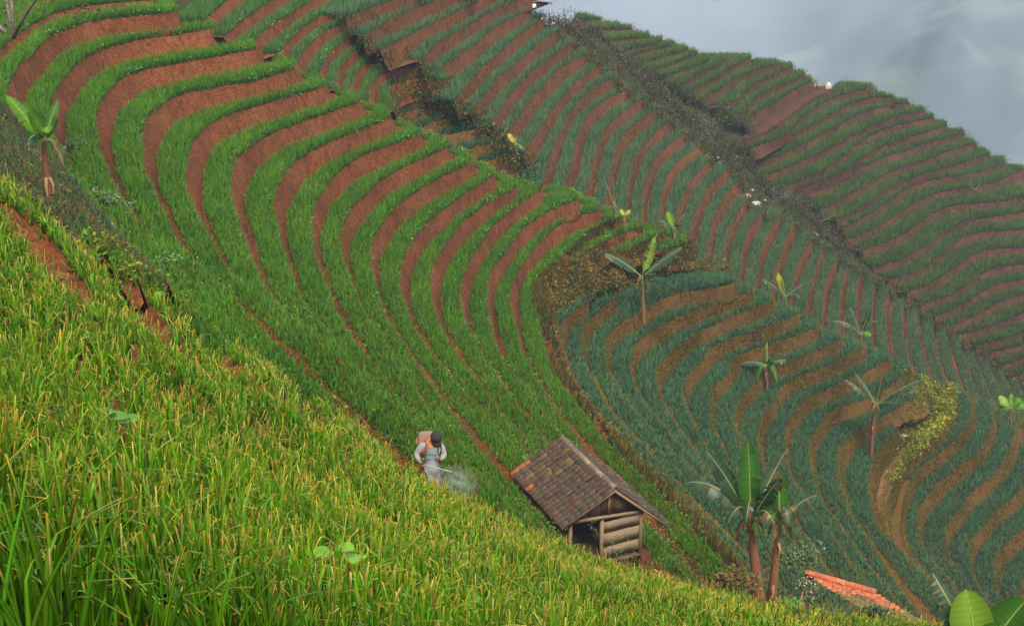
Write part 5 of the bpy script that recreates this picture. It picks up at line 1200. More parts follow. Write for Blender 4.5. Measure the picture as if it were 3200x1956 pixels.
# ------------------------------------------------------------------ bushes, stones, sacks
M_STONE = plain_mat('pale_stone', (.26, .24, .21), (.42, .39, .35), 6, .9, .5)
M_SACK = plain_mat('white_plastic', (.45, .45, .45), (.62, .62, .61), 4, .6, .2)
M_TWIG = plain_mat('grey_twig', (.10, .07, .05), (.22, .17, .13), 8, .9, .3)
def bush(name, label, cat, u, v, rad, cols, n=420, D=None, group=None, flowers=None, hfac=.8, trunk=.0, lean=0):
    P = ground(u, v) if D is None else at_dist(u, v, D); root = empty(name, P, label, cat, group); loc = np.array(P)
    k = 6; cs = R.normal(0, .42 * rad, (k, 3)); cs[:, 2] = np.abs(cs[:, 2]) * hfac + rad * .25 + trunk; cr = R.uniform(.3, .6, k) * rad
    w = R.integers(0, k, n); d = R.normal(0, 1, (n, 3)); d /= np.linalg.norm(d, axis=1, keepdims=True); Q = cs[w] + d * (cr[w] * R.random(n) ** .4)[:, None]; Q[:, 2] = np.maximum(Q[:, 2] * hfac, .02)
    c = pick(cols, n) * np.clip(R.normal(1, .28, (n, 1)), .35, 1.8); V, Fq, Cc = leaf_quads(Q, R.uniform(.10, .20, n) * min(.75, rad ** .5), c)
    mesh_obj('foliage', V, Fq, M_LEAFY, root, {'col': Cc})['kind'] = 'stuff'
    for i in range(3):
        V, Fq = tube(bez(np.zeros(3) - up * .1, cs[i] * .4 + up * trunk * .5, cs[i], 5), np.linspace(.035, .01, 5) * rad ** .5, 5); mesh_obj('stem', V, Fq, M_TWIG, root)
    if flowers:
        m = int(n * .22); d = R.normal(0, 1, (m, 3)); d /= np.linalg.norm(d, axis=1, keepdims=True); Q = cs[R.integers(0, k, m)] + d * rad * .55; Q[:, 2] = np.abs(Q[:, 2]) * hfac + .05
        V, Fq, Cc = leaf_quads(Q, R.uniform(.03, .055, m), vary(flowers, m, .05, .1)); mesh_obj('blossom', V, Fq, M_LEAFY, root, {'col': Cc})['kind'] = 'stuff'
    return root
GB = [(.03,.07,.025), (.05,.10,.03), (.07,.13,.035), (.04,.08,.04)]
gb = 'dark bushes on the far hill and in the gully'
bush('bush', 'dark green bush at the inner ends of the far hill rows, highest of three', 'bush', 2955, 520, 1.3, GB, group=gb)
bush('bush', 'dark green bush with a white speck below, middle of three on the far hill', 'bush', 3000, 560, 1.2, GB, group=gb)
bush('bush', 'largest dark bush of the three where the far hill rows meet', 'bush', 3045, 595, 1.7, GB, group=gb)
bush('bush', 'rounded green bush in the gully below the white stones', 'bush', 2470, 640, 1.9, GB, group=gb)
bush('bush', 'low wide bush in the gully right of the white stones', 'bush', 2420, 625, 1.6, GB, group=gb)
bush('bush', 'green bush trailing down the gully beside the far slope', 'bush', 2550, 700, 1.5, GB, group=gb)
bush('bush', 'bush on the gully bank next to two white specks', 'bush', 2330, 510, 1.5, GB, group=gb)
bush('bush', 'olive bush on the steep gully bank under the diagonal path', 'bush', 2225, 400, 1.8, [(.06,.09,.03), (.10,.12,.03), (.13,.11,.04)], group=gb)
bush('bush', 'olive bush low on the gully bank left of the diagonal path', 'bush', 2180, 460, 1.6, [(.06,.09,.03), (.08,.10,.03), (.11,.09,.04)], group=gb)
bush('bush', 'bushy dark clump crowning the hill beside the white sacks', 'bush', 1765, 30, 1.8, [(.04,.07,.03), (.06,.09,.03), (.09,.07,.04)], group=gb)
bush('flowering_bush', 'bush with tiny white blossoms above the orange roof', 'bush', 2500, 1765, .55, [(.06,.12,.03), (.09,.14,.04)], 420, 37.5, flowers=(.50,.49,.54))
bush('flowering_bush', 'low sprawl of tiny white flowers left of the orange roof', 'bush', 2520, 1850, .35, [(.08,.12,.03), (.10,.13,.04)], 300, 36.5, flowers=(.48,.47,.52), hfac=.5)
bush('bush', 'dark rounded bush at the bottom edge below the orange roof', 'bush', 2690, 1965, .6, [(.03,.06,.015), (.05,.09,.02)], 700, 33.5)
bush('bush', 'bright green leafy clump at the field edge below the banana pair', 'bush', 2470, 1935, .55, [(.05,.17,.02), (.08,.22,.03)], 900, 33.5)
bush('bush', 'brown stubbly clump at the foot of the furrow beside the banana pair', 'bush', 2285, 1835, .5, [(.14,.09,.03), (.20,.13,.04), (.08,.10,.02)], 500, 34.0)
bush('bush', 'pale leafy weed clump on the bank below the lone banana', 'bush', 350, 655, .55, [(.10,.18,.06), (.14,.24,.08)], 300)
bush('bush', 'pale feathery weed on the bank right of the lone banana stem', 'bush', 215, 500, .6, [(.14,.17,.09), (.12,.20,.06)], 300)
bush('bush', 'green weed clump at the field edge beneath the weedy bank', 'bush', 520, 835, .5, [(.08,.19,.04), (.12,.26,.05)], 260)
bush('bush', 'reddish dry weed clump at the top edge of the near field', 'bush', 365, 785, .35, [(.26,.09,.04), (.20,.08,.03)], 260)
bush('tree', 'dark scrubby tree with a pale bare branch in the top left corner', 'tree', 40, 110, 2.6, [(.012,.024,.012), (.022,.035,.018), (.035,.045,.028)], 4200, 44, hfac=1.0, trunk=.8)
bush('bush', 'small dark tree top standing out on the crest of the far hill', 'tree', 2622, 258, .9, GB, 200, hfac=1.1)
for o in [x for x in SC.objects if x.name.startswith('tree')]:
    V, Fq = tube(bez(np.array([.0, -.6, .2]), np.array([-.6, -.9, 1.0]), np.array([-1.4, -1.0, 1.9]), 7), np.linspace(.07, .02, 7), 6, True, .05); mesh_obj('bare_branch', V, Fq, plain_mat('bleached_wood', (.30, .27, .25), (.45, .42, .38)), o)
def stone(u, v, size, label, mat=None, name='stone', cat='stone', group=None, flat=.6, D=None):
    P = ground(u, v) if D is None else at_dist(u, v, D); bm = bmesh.new(); bmesh.ops.create_icosphere(bm, subdivisions=2, radius=1)
    size = size * .5; s = np.array([R.uniform(.8, 1.3), R.uniform(.7, 1.1), flat]) * size
    for vx_ in bm.verts:
        nn = np.array(vx_.co); k = 1 + .16 * math.sin(nn[0] * 3.1 + u) + .13 * math.sin(nn[1] * 4.3 + v) + .1 * math.sin(nn[2] * 5 + u * .3); vx_.co = Vector(nn * s * k)
    me = bpy.data.meshes.new(name); bm.to_mesh(me); bm.free(); me.materials.append(mat or M_STONE); o = bpy.data.objects.new(name, me); COL.objects.link(o)
    o.location = Vector(P + up * size * flat * .5); o.rotation_euler = (0, 0, R.uniform(0, 6)); return tag(o, label, cat, group)
gs = 'pale stones and litter along the gully'
stone(2336, 615, .55, 'pale grey rock at the upper end of the stone cluster in the gully', group=gs)
stone(2362, 640, .70, 'largest pale rock in the middle of the gully stone cluster', group=gs, flat=.45)
stone(2390, 628, .30, 'small pale rock right of the largest gully rock', group=gs)
stone(2350, 596, .25, 'small yellowish rock above the gully stone cluster', group=gs)
stone(2244, 494, .22, 'upper of two tiny white specks in the weeds under the path', M_SACK, group=gs); stone(2250, 509, .2, 'lower of two tiny white specks in the weeds under the path', M_SACK, group=gs)
stone(2302, 492, .28, 'single white speck on the gully bank right of the pair', M_SACK, group=gs)
stone(2429, 628, .14, 'tiny white fleck on the bush right of the rocks', M_SACK, group=gs); stone(2456, 690, .22, 'white fleck at the top end of a far slope row', M_SACK, group=gs)
stone(2375, 718, .14, 'tiny white fleck between two far slope rows', M_SACK, group=gs)
stone(2588, 277, .55, 'pale stone stack at the top of the diagonal path', group=gs, flat=1.3); stone(2560, 262, .4, 'reddish stone heap left of the path top', plain_mat('red_stone', (.30, .14, .10), (.42, .24, .18)), group=gs)
stone(2844, 311, .3, 'white object on the skyline of the far hill', M_SACK, group=gs)
sx = 'white sacks and stones on the hill top'
stone(1668, 24, .5, 'white sack at the left end of the hilltop pile', M_SACK, 'sack', 'sack', sx); stone(1728, 24, .45, 'white sack at the right end of the hilltop pile', M_SACK, 'sack', 'sack', sx)
stone(1690, 36, .28, 'small pale stone just below the hilltop sheet', group=sx); stone(1700, 56, .25, 'pale stone lowest on the hilltop bank', group=sx); stone(1756, 40, .25, 'pale stone right of the hilltop bank', group=sx)
def sheet(u, v, w, l, label, mat, D=None, ang=.4, name='plastic_sheet', lift=.05):
    P = ground(u, v) if D is None else at_dist(u, v, D); k = 7; g = np.linspace(-.5, .5, k); X_, Y_ = np.meshgrid(g, g); Zz = .06 * np.sin(X_ * 9 + u) * np.cos(Y_ * 7) + .04
    c, s = math.cos(ang), math.sin(ang); V = np.stack([X_ * w * c - Y_ * l * s, X_ * w * s + Y_ * l * c, Zz + lift], -1).reshape(-1, 3); i = np.arange(k * k).reshape(k, k)
    q = np.stack([i[:-1, :-1], i[:-1, 1:], i[1:, 1:], i[1:, :-1]], -1).reshape(-1, 4); o = mesh_obj(name, V, [q], mat, smooth=True); o.location = Vector(P); return tag(o, label, 'sheet')
sheet(2821, 1364, .42, .30, 'small white sheet lying on the dirt path', M_SACK); sheet(2804, 1406, .2, .18, 'scrap of white litter on the path below the sheet', M_SACK)
sheet(1698, 18, 2.0, 1.4, 'grey tarpaulin between the white sacks on the hilltop', plain_mat('grey_tarpaulin', (.16, .17, .18), (.26, .27, .28)), lift=.35)
# far farmhouse across the valley
def cast_far(u, v):
    d = ray(u, v); best = None
    for t in np.arange(250, 900, 2.0):
        p = d * t; i = np.searchsorted(vy, p[1]) - 1; j = np.searchsorted(vx, p[0]) - 1
        if 0 <= i < len(vy) and 0 <= j < len(vx) and p[2] < VZ[i, j]: return p
    return d * 500
def far_house(u, v, w, label, name='far_house'):
    P = cast_far(u, v); r = empty(name, P, label, 'house', 'white houses across the misty valley'); X3 = np.array([1, .2, 0]); X3 /= np.linalg.norm(X3); Y3 = np.array([-X3[1], X3[0], 0])
    V, Fb = boxm(up * w * .2, (X3, Y3, up), (w / 2, w * .35, w * .25)); mesh_obj('wall', V, [Fb], M_SACK, r)
    Vr = np.array([X3 * a * w * .58 + Y3 * b * w * .45 + up * (w * .44 if b else w * .72) for a in (-1, 1) for b in (-1, 0, 1)]); mesh_obj('roof', Vr, [np.array([[0, 1, 4, 3], [1, 2, 5, 4]]), np.array([[0, 2, 1], [3, 4, 5]])], plain_mat('pale_roof', (.4, .36, .34), (.55, .5, .48)), r)
far_house(2192, 82, 7, 'white house high on the misty valley side'); far_house(2155, 2, 9, 'long pale building at the top edge across the valley'); far_house(3075, 145, 3.0, 'tiny white hut in the mist at upper right')
# ------------------------------------------------------------------ the person spraying
PD = 26.0
PF = ground(1348, 1572); PD = float(np.linalg.norm(PF)); print('PERSON', PD)
if not 24 < PD < 32: PD = 26.0
PX = PD / F / math.cos(RAD(7))                 # metres per photograph pixel at the person
def pp(u, v, off=0.0):                          # point at the person's distance, off metres nearer the viewer
    return at_dist(u, v, PD - off)
def cloth_mat(name, c, c2, sc=30): return plain_mat(name, c, c2, sc, .9, .3)
M_SKIN = plain_mat('brown_skin', (.26, .11, .065), (.33, .15, .09), 20, .6, .1, None, .3, .002)
M_SHIRT = cloth_mat('grey_shirt', (.22, .23, .24), (.31, .32, .32), 9); M_TROU = cloth_mat('grey_trousers', (.13, .13, .135), (.20, .20, .205), 9)
M_CAP = cloth_mat('dark_cap', (.022, .020, .018), (.045, .04, .036)); M_ORANGE = plain_mat('orange_plastic', (.50, .14, .025), (.60, .20, .04), 6, .5, .1)
M_RED = cloth_mat('red_strap', (.30, .03, .02), (.40, .05, .03)); M_BLACK = cloth_mat('dark_strap', (.03, .02, .018), (.05, .04, .035)); M_BLUE = cloth_mat('blue_band', (.04, .14, .30), (.07, .20, .38)); M_METAL = plain_mat('steel_tube', (.35, .35, .35), (.5, .5, .48), 8, .35, .1)
DG_ = bpy.context.evaluated_depsgraph_get
def skinned(name, verts, edges, radii, mat, parent, sub=2, root=0):
    me = bpy.data.meshes.new(name + '_cage'); loc = np.array(parent.location) if parent.parent is None else np.array(parent.parent.location)
    me.from_pydata([tuple(np.array(v) - loc) for v in verts], edges, []); ob = bpy.data.objects.new(name + '_cage', me); COL.objects.link(ob)
    md = ob.modifiers.new('s', 'SKIN'); md.use_smooth_shade = True; md.branch_smoothing = .6
    for i, (sv, r) in enumerate(zip(me.skin_vertices[0].data, radii)): sv.radius = (r, r) if np.isscalar(r) else tuple(r); sv.use_root = (i == root)
    m2 = ob.modifiers.new('u', 'SUBSURF'); m2.levels = sub; m2.render_levels = sub
    bpy.context.view_layer.update(); dg = DG_(); out = bpy.data.meshes.new_from_object(ob.evaluated_get(dg)); out.name = name
    bpy.data.objects.remove(ob); out.materials.clear(); out.materials.append(mat)
    for p in out.polygons: p.use_smooth = True
    o = bpy.data.objects.new(name, out); COL.objects.link(o); o.parent = parent; return o
foot = pp(1348, 1565); person = empty('person', foot, 'person in a dark cap, grey long sleeved shirt and grey trousers spraying the onions', 'person')
# joints (sight line u, v, metres nearer)
J = dict(pel=pp(1350, 1466), wai=pp(1349, 1445, .03), chs=pp(1346, 1414, .06), nck=pp(1350, 1388, .10), nk2=pp(1357, 1378, .17), hd1=pp(1362, 1372, .24), hd2=pp(1364, 1360, .22),
 lsh=pp(1319, 1394, .07), lel=pp(1300, 1421, .02), lwr=pp(1312, 1443, .14), lhn=pp(1320, 1453, .19),
 rsh=pp(1378, 1392, .07), rel=pp(1388, 1422, .03), rwr=pp(1378, 1437, .16), rhn=pp(1373, 1433, .22),
 lhp=pp(1340, 1470), lkn=pp(1349, 1516, .06), lan=pp(1354, 1562, -.02), ltoe=pp(1352, 1570, .14),
 rhp=pp(1362, 1469), rkn=pp(1364, 1512, -.02), ran=pp(1358, 1556, -.14), rtoe=pp(1358, 1564, .0))
names = list(J); ix = {k: i for i, k in enumerate(names)}; vs = [J[k] for k in names]
ed_ = [('pel', 'wai'), ('wai', 'chs'), ('chs', 'nck'), ('nck', 'nk2'), ('nk2', 'hd1'), ('hd1', 'hd2'), ('nck', 'lsh'), ('lsh', 'lel'), ('lel', 'lwr'), ('lwr', 'lhn'), ('nck', 'rsh'), ('rsh', 'rel'), ('rel', 'rwr'), ('rwr', 'rhn'),
  ('pel', 'lhp'), ('lhp', 'lkn'), ('lkn', 'lan'), ('lan', 'ltoe'), ('pel', 'rhp'), ('rhp', 'rkn'), ('rkn', 'ran'), ('ran', 'rtoe')]
rad = dict(pel=.12, wai=.11, chs=.13, nck=.075, nk2=.052, hd1=.085, hd2=.088, lsh=.06, lel=.042, lwr=.028, lhn=.034, rsh=.06, rel=.042, rwr=.028, rhn=.034, lhp=.09, lkn=.058, lan=.038, ltoe=.03, rhp=.09, rkn=.058, ran=.038, rtoe=.03)
edges = [(ix[a], ix[b]) for a, b in ed_]; radii = [rad[k] for k in names]
# five fingers on each hand, curled round what it holds
def fingers(hand, wrist, grip):
    d = J[hand] - J[wrist]; d /= np.linalg.norm(d); g = np.array(grip, float); g /= np.linalg.norm(g); s = np.cross(d, g); s /= np.linalg.norm(s)
    for k, (w_, l_) in enumerate(((-.030, .060), (-.010, .070), (.010, .066), (.030, .052))):
        b0 = J[hand] + g * w_ + d * .012; b1 = b0 + d * l_ * .5 + s * .010; b2 = b1 + d * l_ * .15 + s * l_ * .45; b3 = b2 - d * l_ * .35 + s * .008
        i0 = len(vs); vs.extend([b0, b1, b2, b3]); radii.extend([.010, .0095, .009, .008]); edges.extend([(ix[hand], i0), (i0, i0 + 1), (i0 + 1, i0 + 2), (i0 + 2, i0 + 3)])
    b1 = J[hand] - g * .034 - d * .012 + s * .022; b2 = b1 + d * .034 + s * .026; i0 = len(vs); vs.extend([b1, b2]); radii.extend([.012, .010]); edges.extend([(ix[hand], i0), (i0, i0 + 1)])
LANCE0, LANCE1 = pp(1308, 1446, .20), pp(1412, 1474, .45)
fingers('lhn', 'lwr', LANCE1 - LANCE0); fingers('rhn', 'rwr', (0, 0, 1))
body = skinned('body', vs, edges, radii, M_SKIN, person, 2, ix['pel'])
# face: nose, ears, eyes on the bowed head
hc = (J['hd1'] + J['hd2']) / 2; fwd = np.array([.10, -.62, -.78]); fwd /= np.linalg.norm(fwd); hs_ = np.array([1.0, .1, 0]); hs_ /= np.linalg.norm(hs_); hu = np.cross(hs_, fwd); hu *= np.sign(hu[2])
def blob(name, c, r, mat, parent, sub=2):
    bm = bmesh.new(); bmesh.ops.create_icosphere(bm, subdivisions=sub, radius=1); me = bpy.data.meshes.new(name)
    for v_ in bm.verts: v_.co = Vector(np.array(c) - np.array(person.location) + hs_ * v_.co.x * r[0] + fwd * v_.co.y * r[1] + hu * v_.co.z * r[2])
    bm.to_mesh(me); bm.free(); me.materials.append(mat)
    for p in me.polygons: p.use_smooth = True
    o = bpy.data.objects.new(name, me); COL.objects.link(o); o.parent = parent; return o
blob('nose', hc + fwd * .105 - hu * .012, (.014, .020, .022), M_SKIN, person); blob('mouth', hc + fwd * .098 - hu * .048, (.024, .006, .006), plain_mat('lips', (.22, .07, .05), (.26, .09, .06)), person)
for sg in (-1, 1): blob('ear', hc + hs_ * sg * .092 - hu * .01, (.010, .022, .032), M_SKIN, person); blob('eye', hc + hs_ * sg * .032 + fwd * .090 + hu * .014, (.012, .006, .007), M_CAP, person)
blob('hair', hc - fwd * .02 + hu * .02, (.094, .092, .098), M_CAP, person)
# shirt and trousers follow the body a little further out
def sub_skin(name, keys, links, rads, mat, root): 
    k2 = {k: i for i, k in enumerate(keys)}; return skinned(name, [J[k] for k in keys], [(k2[a], k2[b]) for a, b in links], [rads[k] for k in keys], mat, person, 2, k2[root])
J['lcu'] = J['lwr'] * .85 + J['lel'] * .15; J['rcu'] = J['rwr'] * .85 + J['rel'] * .15; J['hem'] = J['pel'] - up * .03; J['ncl'] = J['nck'] * .75 + J['nk2'] * .25; J['bel'] = J['wai'] * .5 + J['chs'] * .5
shirt = sub_skin('shirt', ['hem', 'wai', 'bel', 'chs', 'ncl', 'lsh', 'lel', 'lcu', 'rsh', 'rel', 'rcu'], [('hem', 'wai'), ('wai', 'bel'), ('bel', 'chs'), ('chs', 'ncl'), ('ncl', 'lsh'), ('lsh', 'lel'), ('lel', 'lcu'), ('ncl', 'rsh'), ('rsh', 'rel'), ('rel', 'rcu')],
  dict(hem=(.165, .13), wai=(.15, .125), bel=(.155, .13), chs=(.17, .145), ncl=.09, lsh=.085, lel=.062, lcu=.044, rsh=.085, rel=.062, rcu=.044), M_SHIRT, 'chs')
J['lcf'] = J['lan'] * .9 + J['lkn'] * .1; J['rcf'] = J['ran'] * .9 + J['rkn'] * .1
trous = sub_skin('trousers', ['pel', 'lhp', 'lkn', 'lcf', 'rhp', 'rkn', 'rcf'], [('pel', 'lhp'), ('lhp', 'lkn'), ('lkn', 'lcf'), ('pel', 'rhp'), ('rhp', 'rkn'), ('rkn', 'rcf')],
  dict(pel=.13, lhp=.108, lkn=.078, lcf=.062, rhp=.108, rkn=.078, rcf=.062), M_TROU, 'pel')
# boots
for a, b in (('lan', 'ltoe'), ('ran', 'rtoe')): V, Fq = tube([J[a] + up * .12, J[a], (J[a] + J[b]) / 2, J[b]], [.052, .055, .05, .035], 8); mesh_obj('boot', V - np.array(person.location), Fq, M_BLACK, person, smooth=True)
# collar ring and blue chest band
tw = np.array([0, -1, 0.0])
def ringm(c, ax, rx, ry, r, a0, a1, n, nm, mat, parent, sx_=hs_):
    ax = ax / np.linalg.norm(ax); e1 = sx_ - ax * (sx_ @ ax); e1 /= np.linalg.norm(e1); e2 = np.cross(ax, e1); t = np.linspace(a0, a1, n); pts = c + np.cos(t)[:, None] * e1 * rx + np.sin(t)[:, None] * e2 * ry
    V, Fq = tube(pts, r, 6, False); return mesh_obj(nm, V - np.array(parent.location), Fq, mat, parent, smooth=True)
nax = J['nk2'] - J['nck']; ringm(J['nck'] + nax * .30, nax, .098, .098, .016, 0, 6.283, 22, 'collar', M_ORANGE, person)
tax = J['chs'] - J['wai']; bc = J['chs'] * .35 + J['bel'] * .65
def band_part(nm, c, rx, ry, h, a0, a1, mat):
    ax = tax / np.linalg.norm(tax); e1 = hs_ - ax * (hs_ @ ax); e1 /= np.linalg.norm(e1); e2 = np.cross(ax, e1)
    if e2[1] > 0: e2 = -e2
    t = np.linspace(a0, a1, 12); V = []
    for dz in (-h / 2, h / 2): V.append(c + ax * dz + np.cos(t)[:, None] * e1 * rx + np.sin(t)[:, None] * e2 * ry)
    V = np.vstack(V); q = np.array([[i, i + 1, 13 + i, 12 + i] for i in range(11)]); return mesh_obj(nm, V - np.array(person.location), [q], mat, person, smooth=True)
# project the band onto the shirt front so it lies 4 mm proud of the cloth
bv = BVHTree.FromPolygons([v.co + person.location for v in shirt.data.vertices], [tuple(p.vertices) for p in shirt.data.polygons])
def on_shirt(u, v, lift=.004):
    d = Vector(ray(u, v)).normalized(); h = bv.ray_cast(Vector((0, 0, 0)), d)[0]
    return np.array(h) - np.array(d) * lift if h is not None else pp(u, v, .2)
def patch(nm, cols_, mat):
    V = np.array([on_shirt(u, v) for row in cols_ for (u, v) in row]); w = len(cols_[0]); q = np.array([[r_ * w + i, r_ * w + i + 1, (r_ + 1) * w + i + 1, (r_ + 1) * w + i] for r_ in range(len(cols_) - 1) for i in range(w - 1)])
    return mesh_obj(nm, V - np.array(person.location), [q], mat, person, smooth=True)
us = np.linspace(1329, 1366, 10); patch('blue_band', [[(u, 1417 + (u - 1329) * .05 + dy) for u in us] for dy in (0, 2.5, 6)], M_BLUE)
# cap
cc_ = hc + hu * .035 - fwd * .005; bm = bmesh.new(); bmesh.ops.create_uvsphere(bm, u_segments=20, v_segments=12, radius=1)
bmesh.ops.delete(bm, geom=[v_ for v_ in bm.verts if v_.co.z < -.12], context='VERTS')
for v_ in bm.verts: v_.co = Vector(cc_ - np.array(person.location) + hs_ * v_.co.x * .104 + fwd * v_.co.y * .112 + hu * v_.co.z * .100)
me = bpy.data.meshes.new('cap'); bm.to_mesh(me); bm.free(); me.materials.append(M_CAP)
for p in me.polygons: p.use_smooth = True
cap = bpy.data.objects.new('cap', me); COL.objects.link(cap); cap.parent = person
t = np.linspace(-1.15, 1.15, 11); inn = [cc_ + fwd * .108 * math.cos(a) + hs_ * .100 * math.sin(a) - hu * .008 for a in t]; outr = [cc_ + fwd * (.108 + .075 * math.cos(a * 1.2)) * math.cos(a * .9) + hs_ * .104 * math.sin(a) - hu * (.022 + .01 * math.cos(a)) for a in t]
V = np.vstack([inn, outr, np.array(inn) - hu * .006, np.array(outr) - hu * .006]); n_ = 11; q = []
for i in range(n_ - 1): q += [(i, i + 1, n_ + i + 1, n_ + i), (2 * n_ + i, 3 * n_ + i, 3 * n_ + i + 1, 2 * n_ + i + 1), (n_ + i, n_ + i + 1, 3 * n_ + i + 1, 3 * n_ + i)]
mesh_obj('brim', V - np.array(person.location), [np.array(q)], M_CAP, cap)
# knapsack sprayer on the back
bk = empty('knapsack_sprayer', J['chs'] + np.array([-.08, .2, -.05]), 'orange knapsack sprayer carried on the back of the person', 'sprayer'); bl = np.array(bk.location)
back = np.array([-.05, 1, .30]); back /= np.linalg.norm(back)
tc_ = J['nck'] * .35 + J['chs'] * .65 + back * .24 + hs_ * -.09
bm = bmesh.new(); bmesh.ops.create_cube(bm, size=2); bmesh.ops.bevel(bm, geom=list(bm.edges), offset=.45, segments=4, affect='EDGES', profile=.6)
ax_u = J['nck'] - J['wai']; ax_u /= np.linalg.norm(ax_u); ax_f = np.cross(hs_, ax_u)
for v_ in bm.verts: v_.co = Vector(tc_ - bl + hs_ * v_.co.x * .15 + ax_f * v_.co.y * .08 + ax_u * v_.co.z * .17)
me = bpy.data.meshes.new('tank'); bm.to_mesh(me); bm.free(); me.materials.append(plain_mat('worn_tank', (.20, .13, .10), (.28, .19, .15)))
for p in me.polygons: p.use_smooth = True
tk = bpy.data.objects.new('tank', me); COL.objects.link(tk); tk.parent = bk
def hoop(c, rx, ry, r, a0, a1, nm, mat):
    t = np.linspace(a0, a1, 18); pts = c + np.cos(t)[:, None] * hs_ * rx + np.sin(t)[:, None] * ax_u * ry; V, Fq = tube(pts, r, 7); return mesh_obj(nm, V - bl, Fq, mat, bk, smooth=True)
top_c = pp(1322, 1378, -.14); hoop(top_c, .12, .13, .013, .3, 3.5, 'frame', M_ORANGE)
s1 = [pp(1327, 1378, .0), on_shirt(1332, 1384, .015), on_shirt(1331, 1394, .012), on_shirt(1328, 1404, .012), on_shirt(1323, 1412, .012), pp(1313, 1420, .05), pp(1310, 1430, -.05)]
V, Fq = tube(smooth_line(s1, .03, 2), .017, 6); mesh_obj('shoulder_strap', V - bl, Fq, M_RED, bk)
s2_ = [pp(1374, 1378, .0), on_shirt(1377, 1386, .012), on_shirt(1379, 1398, .012), on_shirt(1378, 1412, .012), pp(1384, 1428, -.05)]
V, Fq = tube(smooth_line(s2_, .03, 2), .013, 6); mesh_obj('shoulder_strap', V - bl, Fq, M_BLACK, bk)
V, Fq = tube([pp(1368, 1392, .20), J['rhn'] + fwd * .0 + np.array([0, -.03, 0]), J['rhn'] - up * .08 + np.array([0, -.03, 0])], .010, 6); mesh_obj('pump_lever', V - bl, Fq, M_BLACK, bk)
lance = empty('spray_lance', LANCE0, 'thin spray lance held low in the hand, pointing to the right', 'spray lance'); ll = np.array(lance.location)
V, Fq = tube([LANCE0, LANCE0 * .3 + LANCE1 * .7, LANCE1], .0065, 6); mesh_obj('tube', V - ll, Fq, M_METAL, lance)
V, Fq = tube([LANCE0 - (LANCE1 - LANCE0) * .06, LANCE0 + (LANCE1 - LANCE0) * .18], .014, 7); mesh_obj('grip', V - ll, Fq, M_BLACK, lance)
V, Fq = tube([LANCE1, LANCE1 - up * .045 + hs_ * .01], [.010, .014], 6); mesh_obj('nozzle', V - ll, Fq, M_BLACK, lance)
# the puff of spray
m, n, out = new_mat('spray_droplets'); tcn = N(n, 'ShaderNodeTexCoord'); vl = N(n, 'ShaderNodeVectorMath', operation='LENGTH'); n.links.new(tcn.outputs['Object'], vl.inputs[0])
fo = N(n, 'ShaderNodeMapRange'); fo.inputs[1].default_value = 1.0; fo.inputs[2].default_value = .15; fo.inputs[3].default_value = 0; fo.inputs[4].default_value = 1; n.links.new(vl.outputs['Value'], fo.inputs[0])
nz = noise(n, 2.6, 4, .65, tcn.outputs['Object']); r = ramp(n, [(.38, (0, 0, 0)), (.68, (1, 1, 1))]); n.links.new(nz, r.inputs[0])
mu = N(n, 'ShaderNodeMath', operation='MULTIPLY'); n.links.new(fo.outputs[0], mu.inputs[0]); n.links.new(r.outputs[0], mu.inputs[1]); m3 = N(n, 'ShaderNodeMath', operation='MULTIPLY'); n.links.new(mu.outputs[0], m3.inputs[0]); m3.inputs[1].default_value = 1.9
pv = N(n, 'ShaderNodeVolumePrincipled'); pv.inputs['Color'].default_value = (.95, .95, .93, 1); n.links.new(m3.outputs[0], pv.inputs['Density']); n.links.new(pv.outputs[0], out.inputs['Volume'])
pc = pp(1432, 1502, .45); bm = bmesh.new(); bmesh.ops.create_icosphere(bm, subdivisions=3, radius=1); me = bpy.data.meshes.new('spray_mist'); bm.to_mesh(me); bm.free(); me.materials.append(m)
o = bpy.data.objects.new('spray_mist', me); COL.objects.link(o); o.location = Vector(pc); o.scale = (.44, .40, .27); o.rotation_euler = (0, .45, 0); tag(o, kind='stuff')

# ------------------------------------------------------------------ brush over scars and field edges
def brush_px(name, poly, n, hgt, cols, broad=.5):
    """low growth on whatever ground is seen inside the surveyed outline"""
    poly = np.array(poly, float); lo, hi = poly.min(0), poly.max(0); uv = R.uniform(lo, hi, (n, 2)); uv = uv[in_poly(uv[:, 0], uv[:, 1], poly)]
    P = [BVH.ray_cast(Vector((0, 0, 0)), Vector(d))[0] for d in ray(uv[:, 0], uv[:, 1])]; P = np.array([tuple(x) for x in P if x is not None])
    if len(P) < 5: return
    n = len(P); cl = fbm(P[:, 0] * 2, P[:, 1] * 2 + P[:, 2] * 3, 9, 4, 1 / 6.0); c = pick(cols, n) * np.clip(1 + .3 * cl[:, None] + R.normal(0, .22, (n, 1)), .35, 1.8); hs = hgt * np.clip(1 + cl * .5, .4, 1.8) * R.uniform(.5, 1.3, n)
    b = R.random(n) < broad; s = ~b; bag = Bag()
    bag.add(*blades(P[s], hs[s], np.full(s.sum(), hgt * .15), R.normal(0, hgt * .28, (s.sum(), 2)), 1, c[s] * .5, c[s] * .8, c[s]))
    Q = np.repeat(P[b], 4, 0) + np.c_[R.normal(0, hgt * .3, (b.sum() * 4, 2)), R.random(b.sum() * 4) * np.repeat(hs[b], 4)]
    bag.add(*leaf_quads(Q, R.uniform(.18, .42, len(Q)) * hgt, np.repeat(c[b], 4, 0) * np.clip(R.normal(1, .2, (len(Q), 1)), .4, 1.6)))
    o = bag.make(name, M_BRUSH); tag(o, kind='stuff')
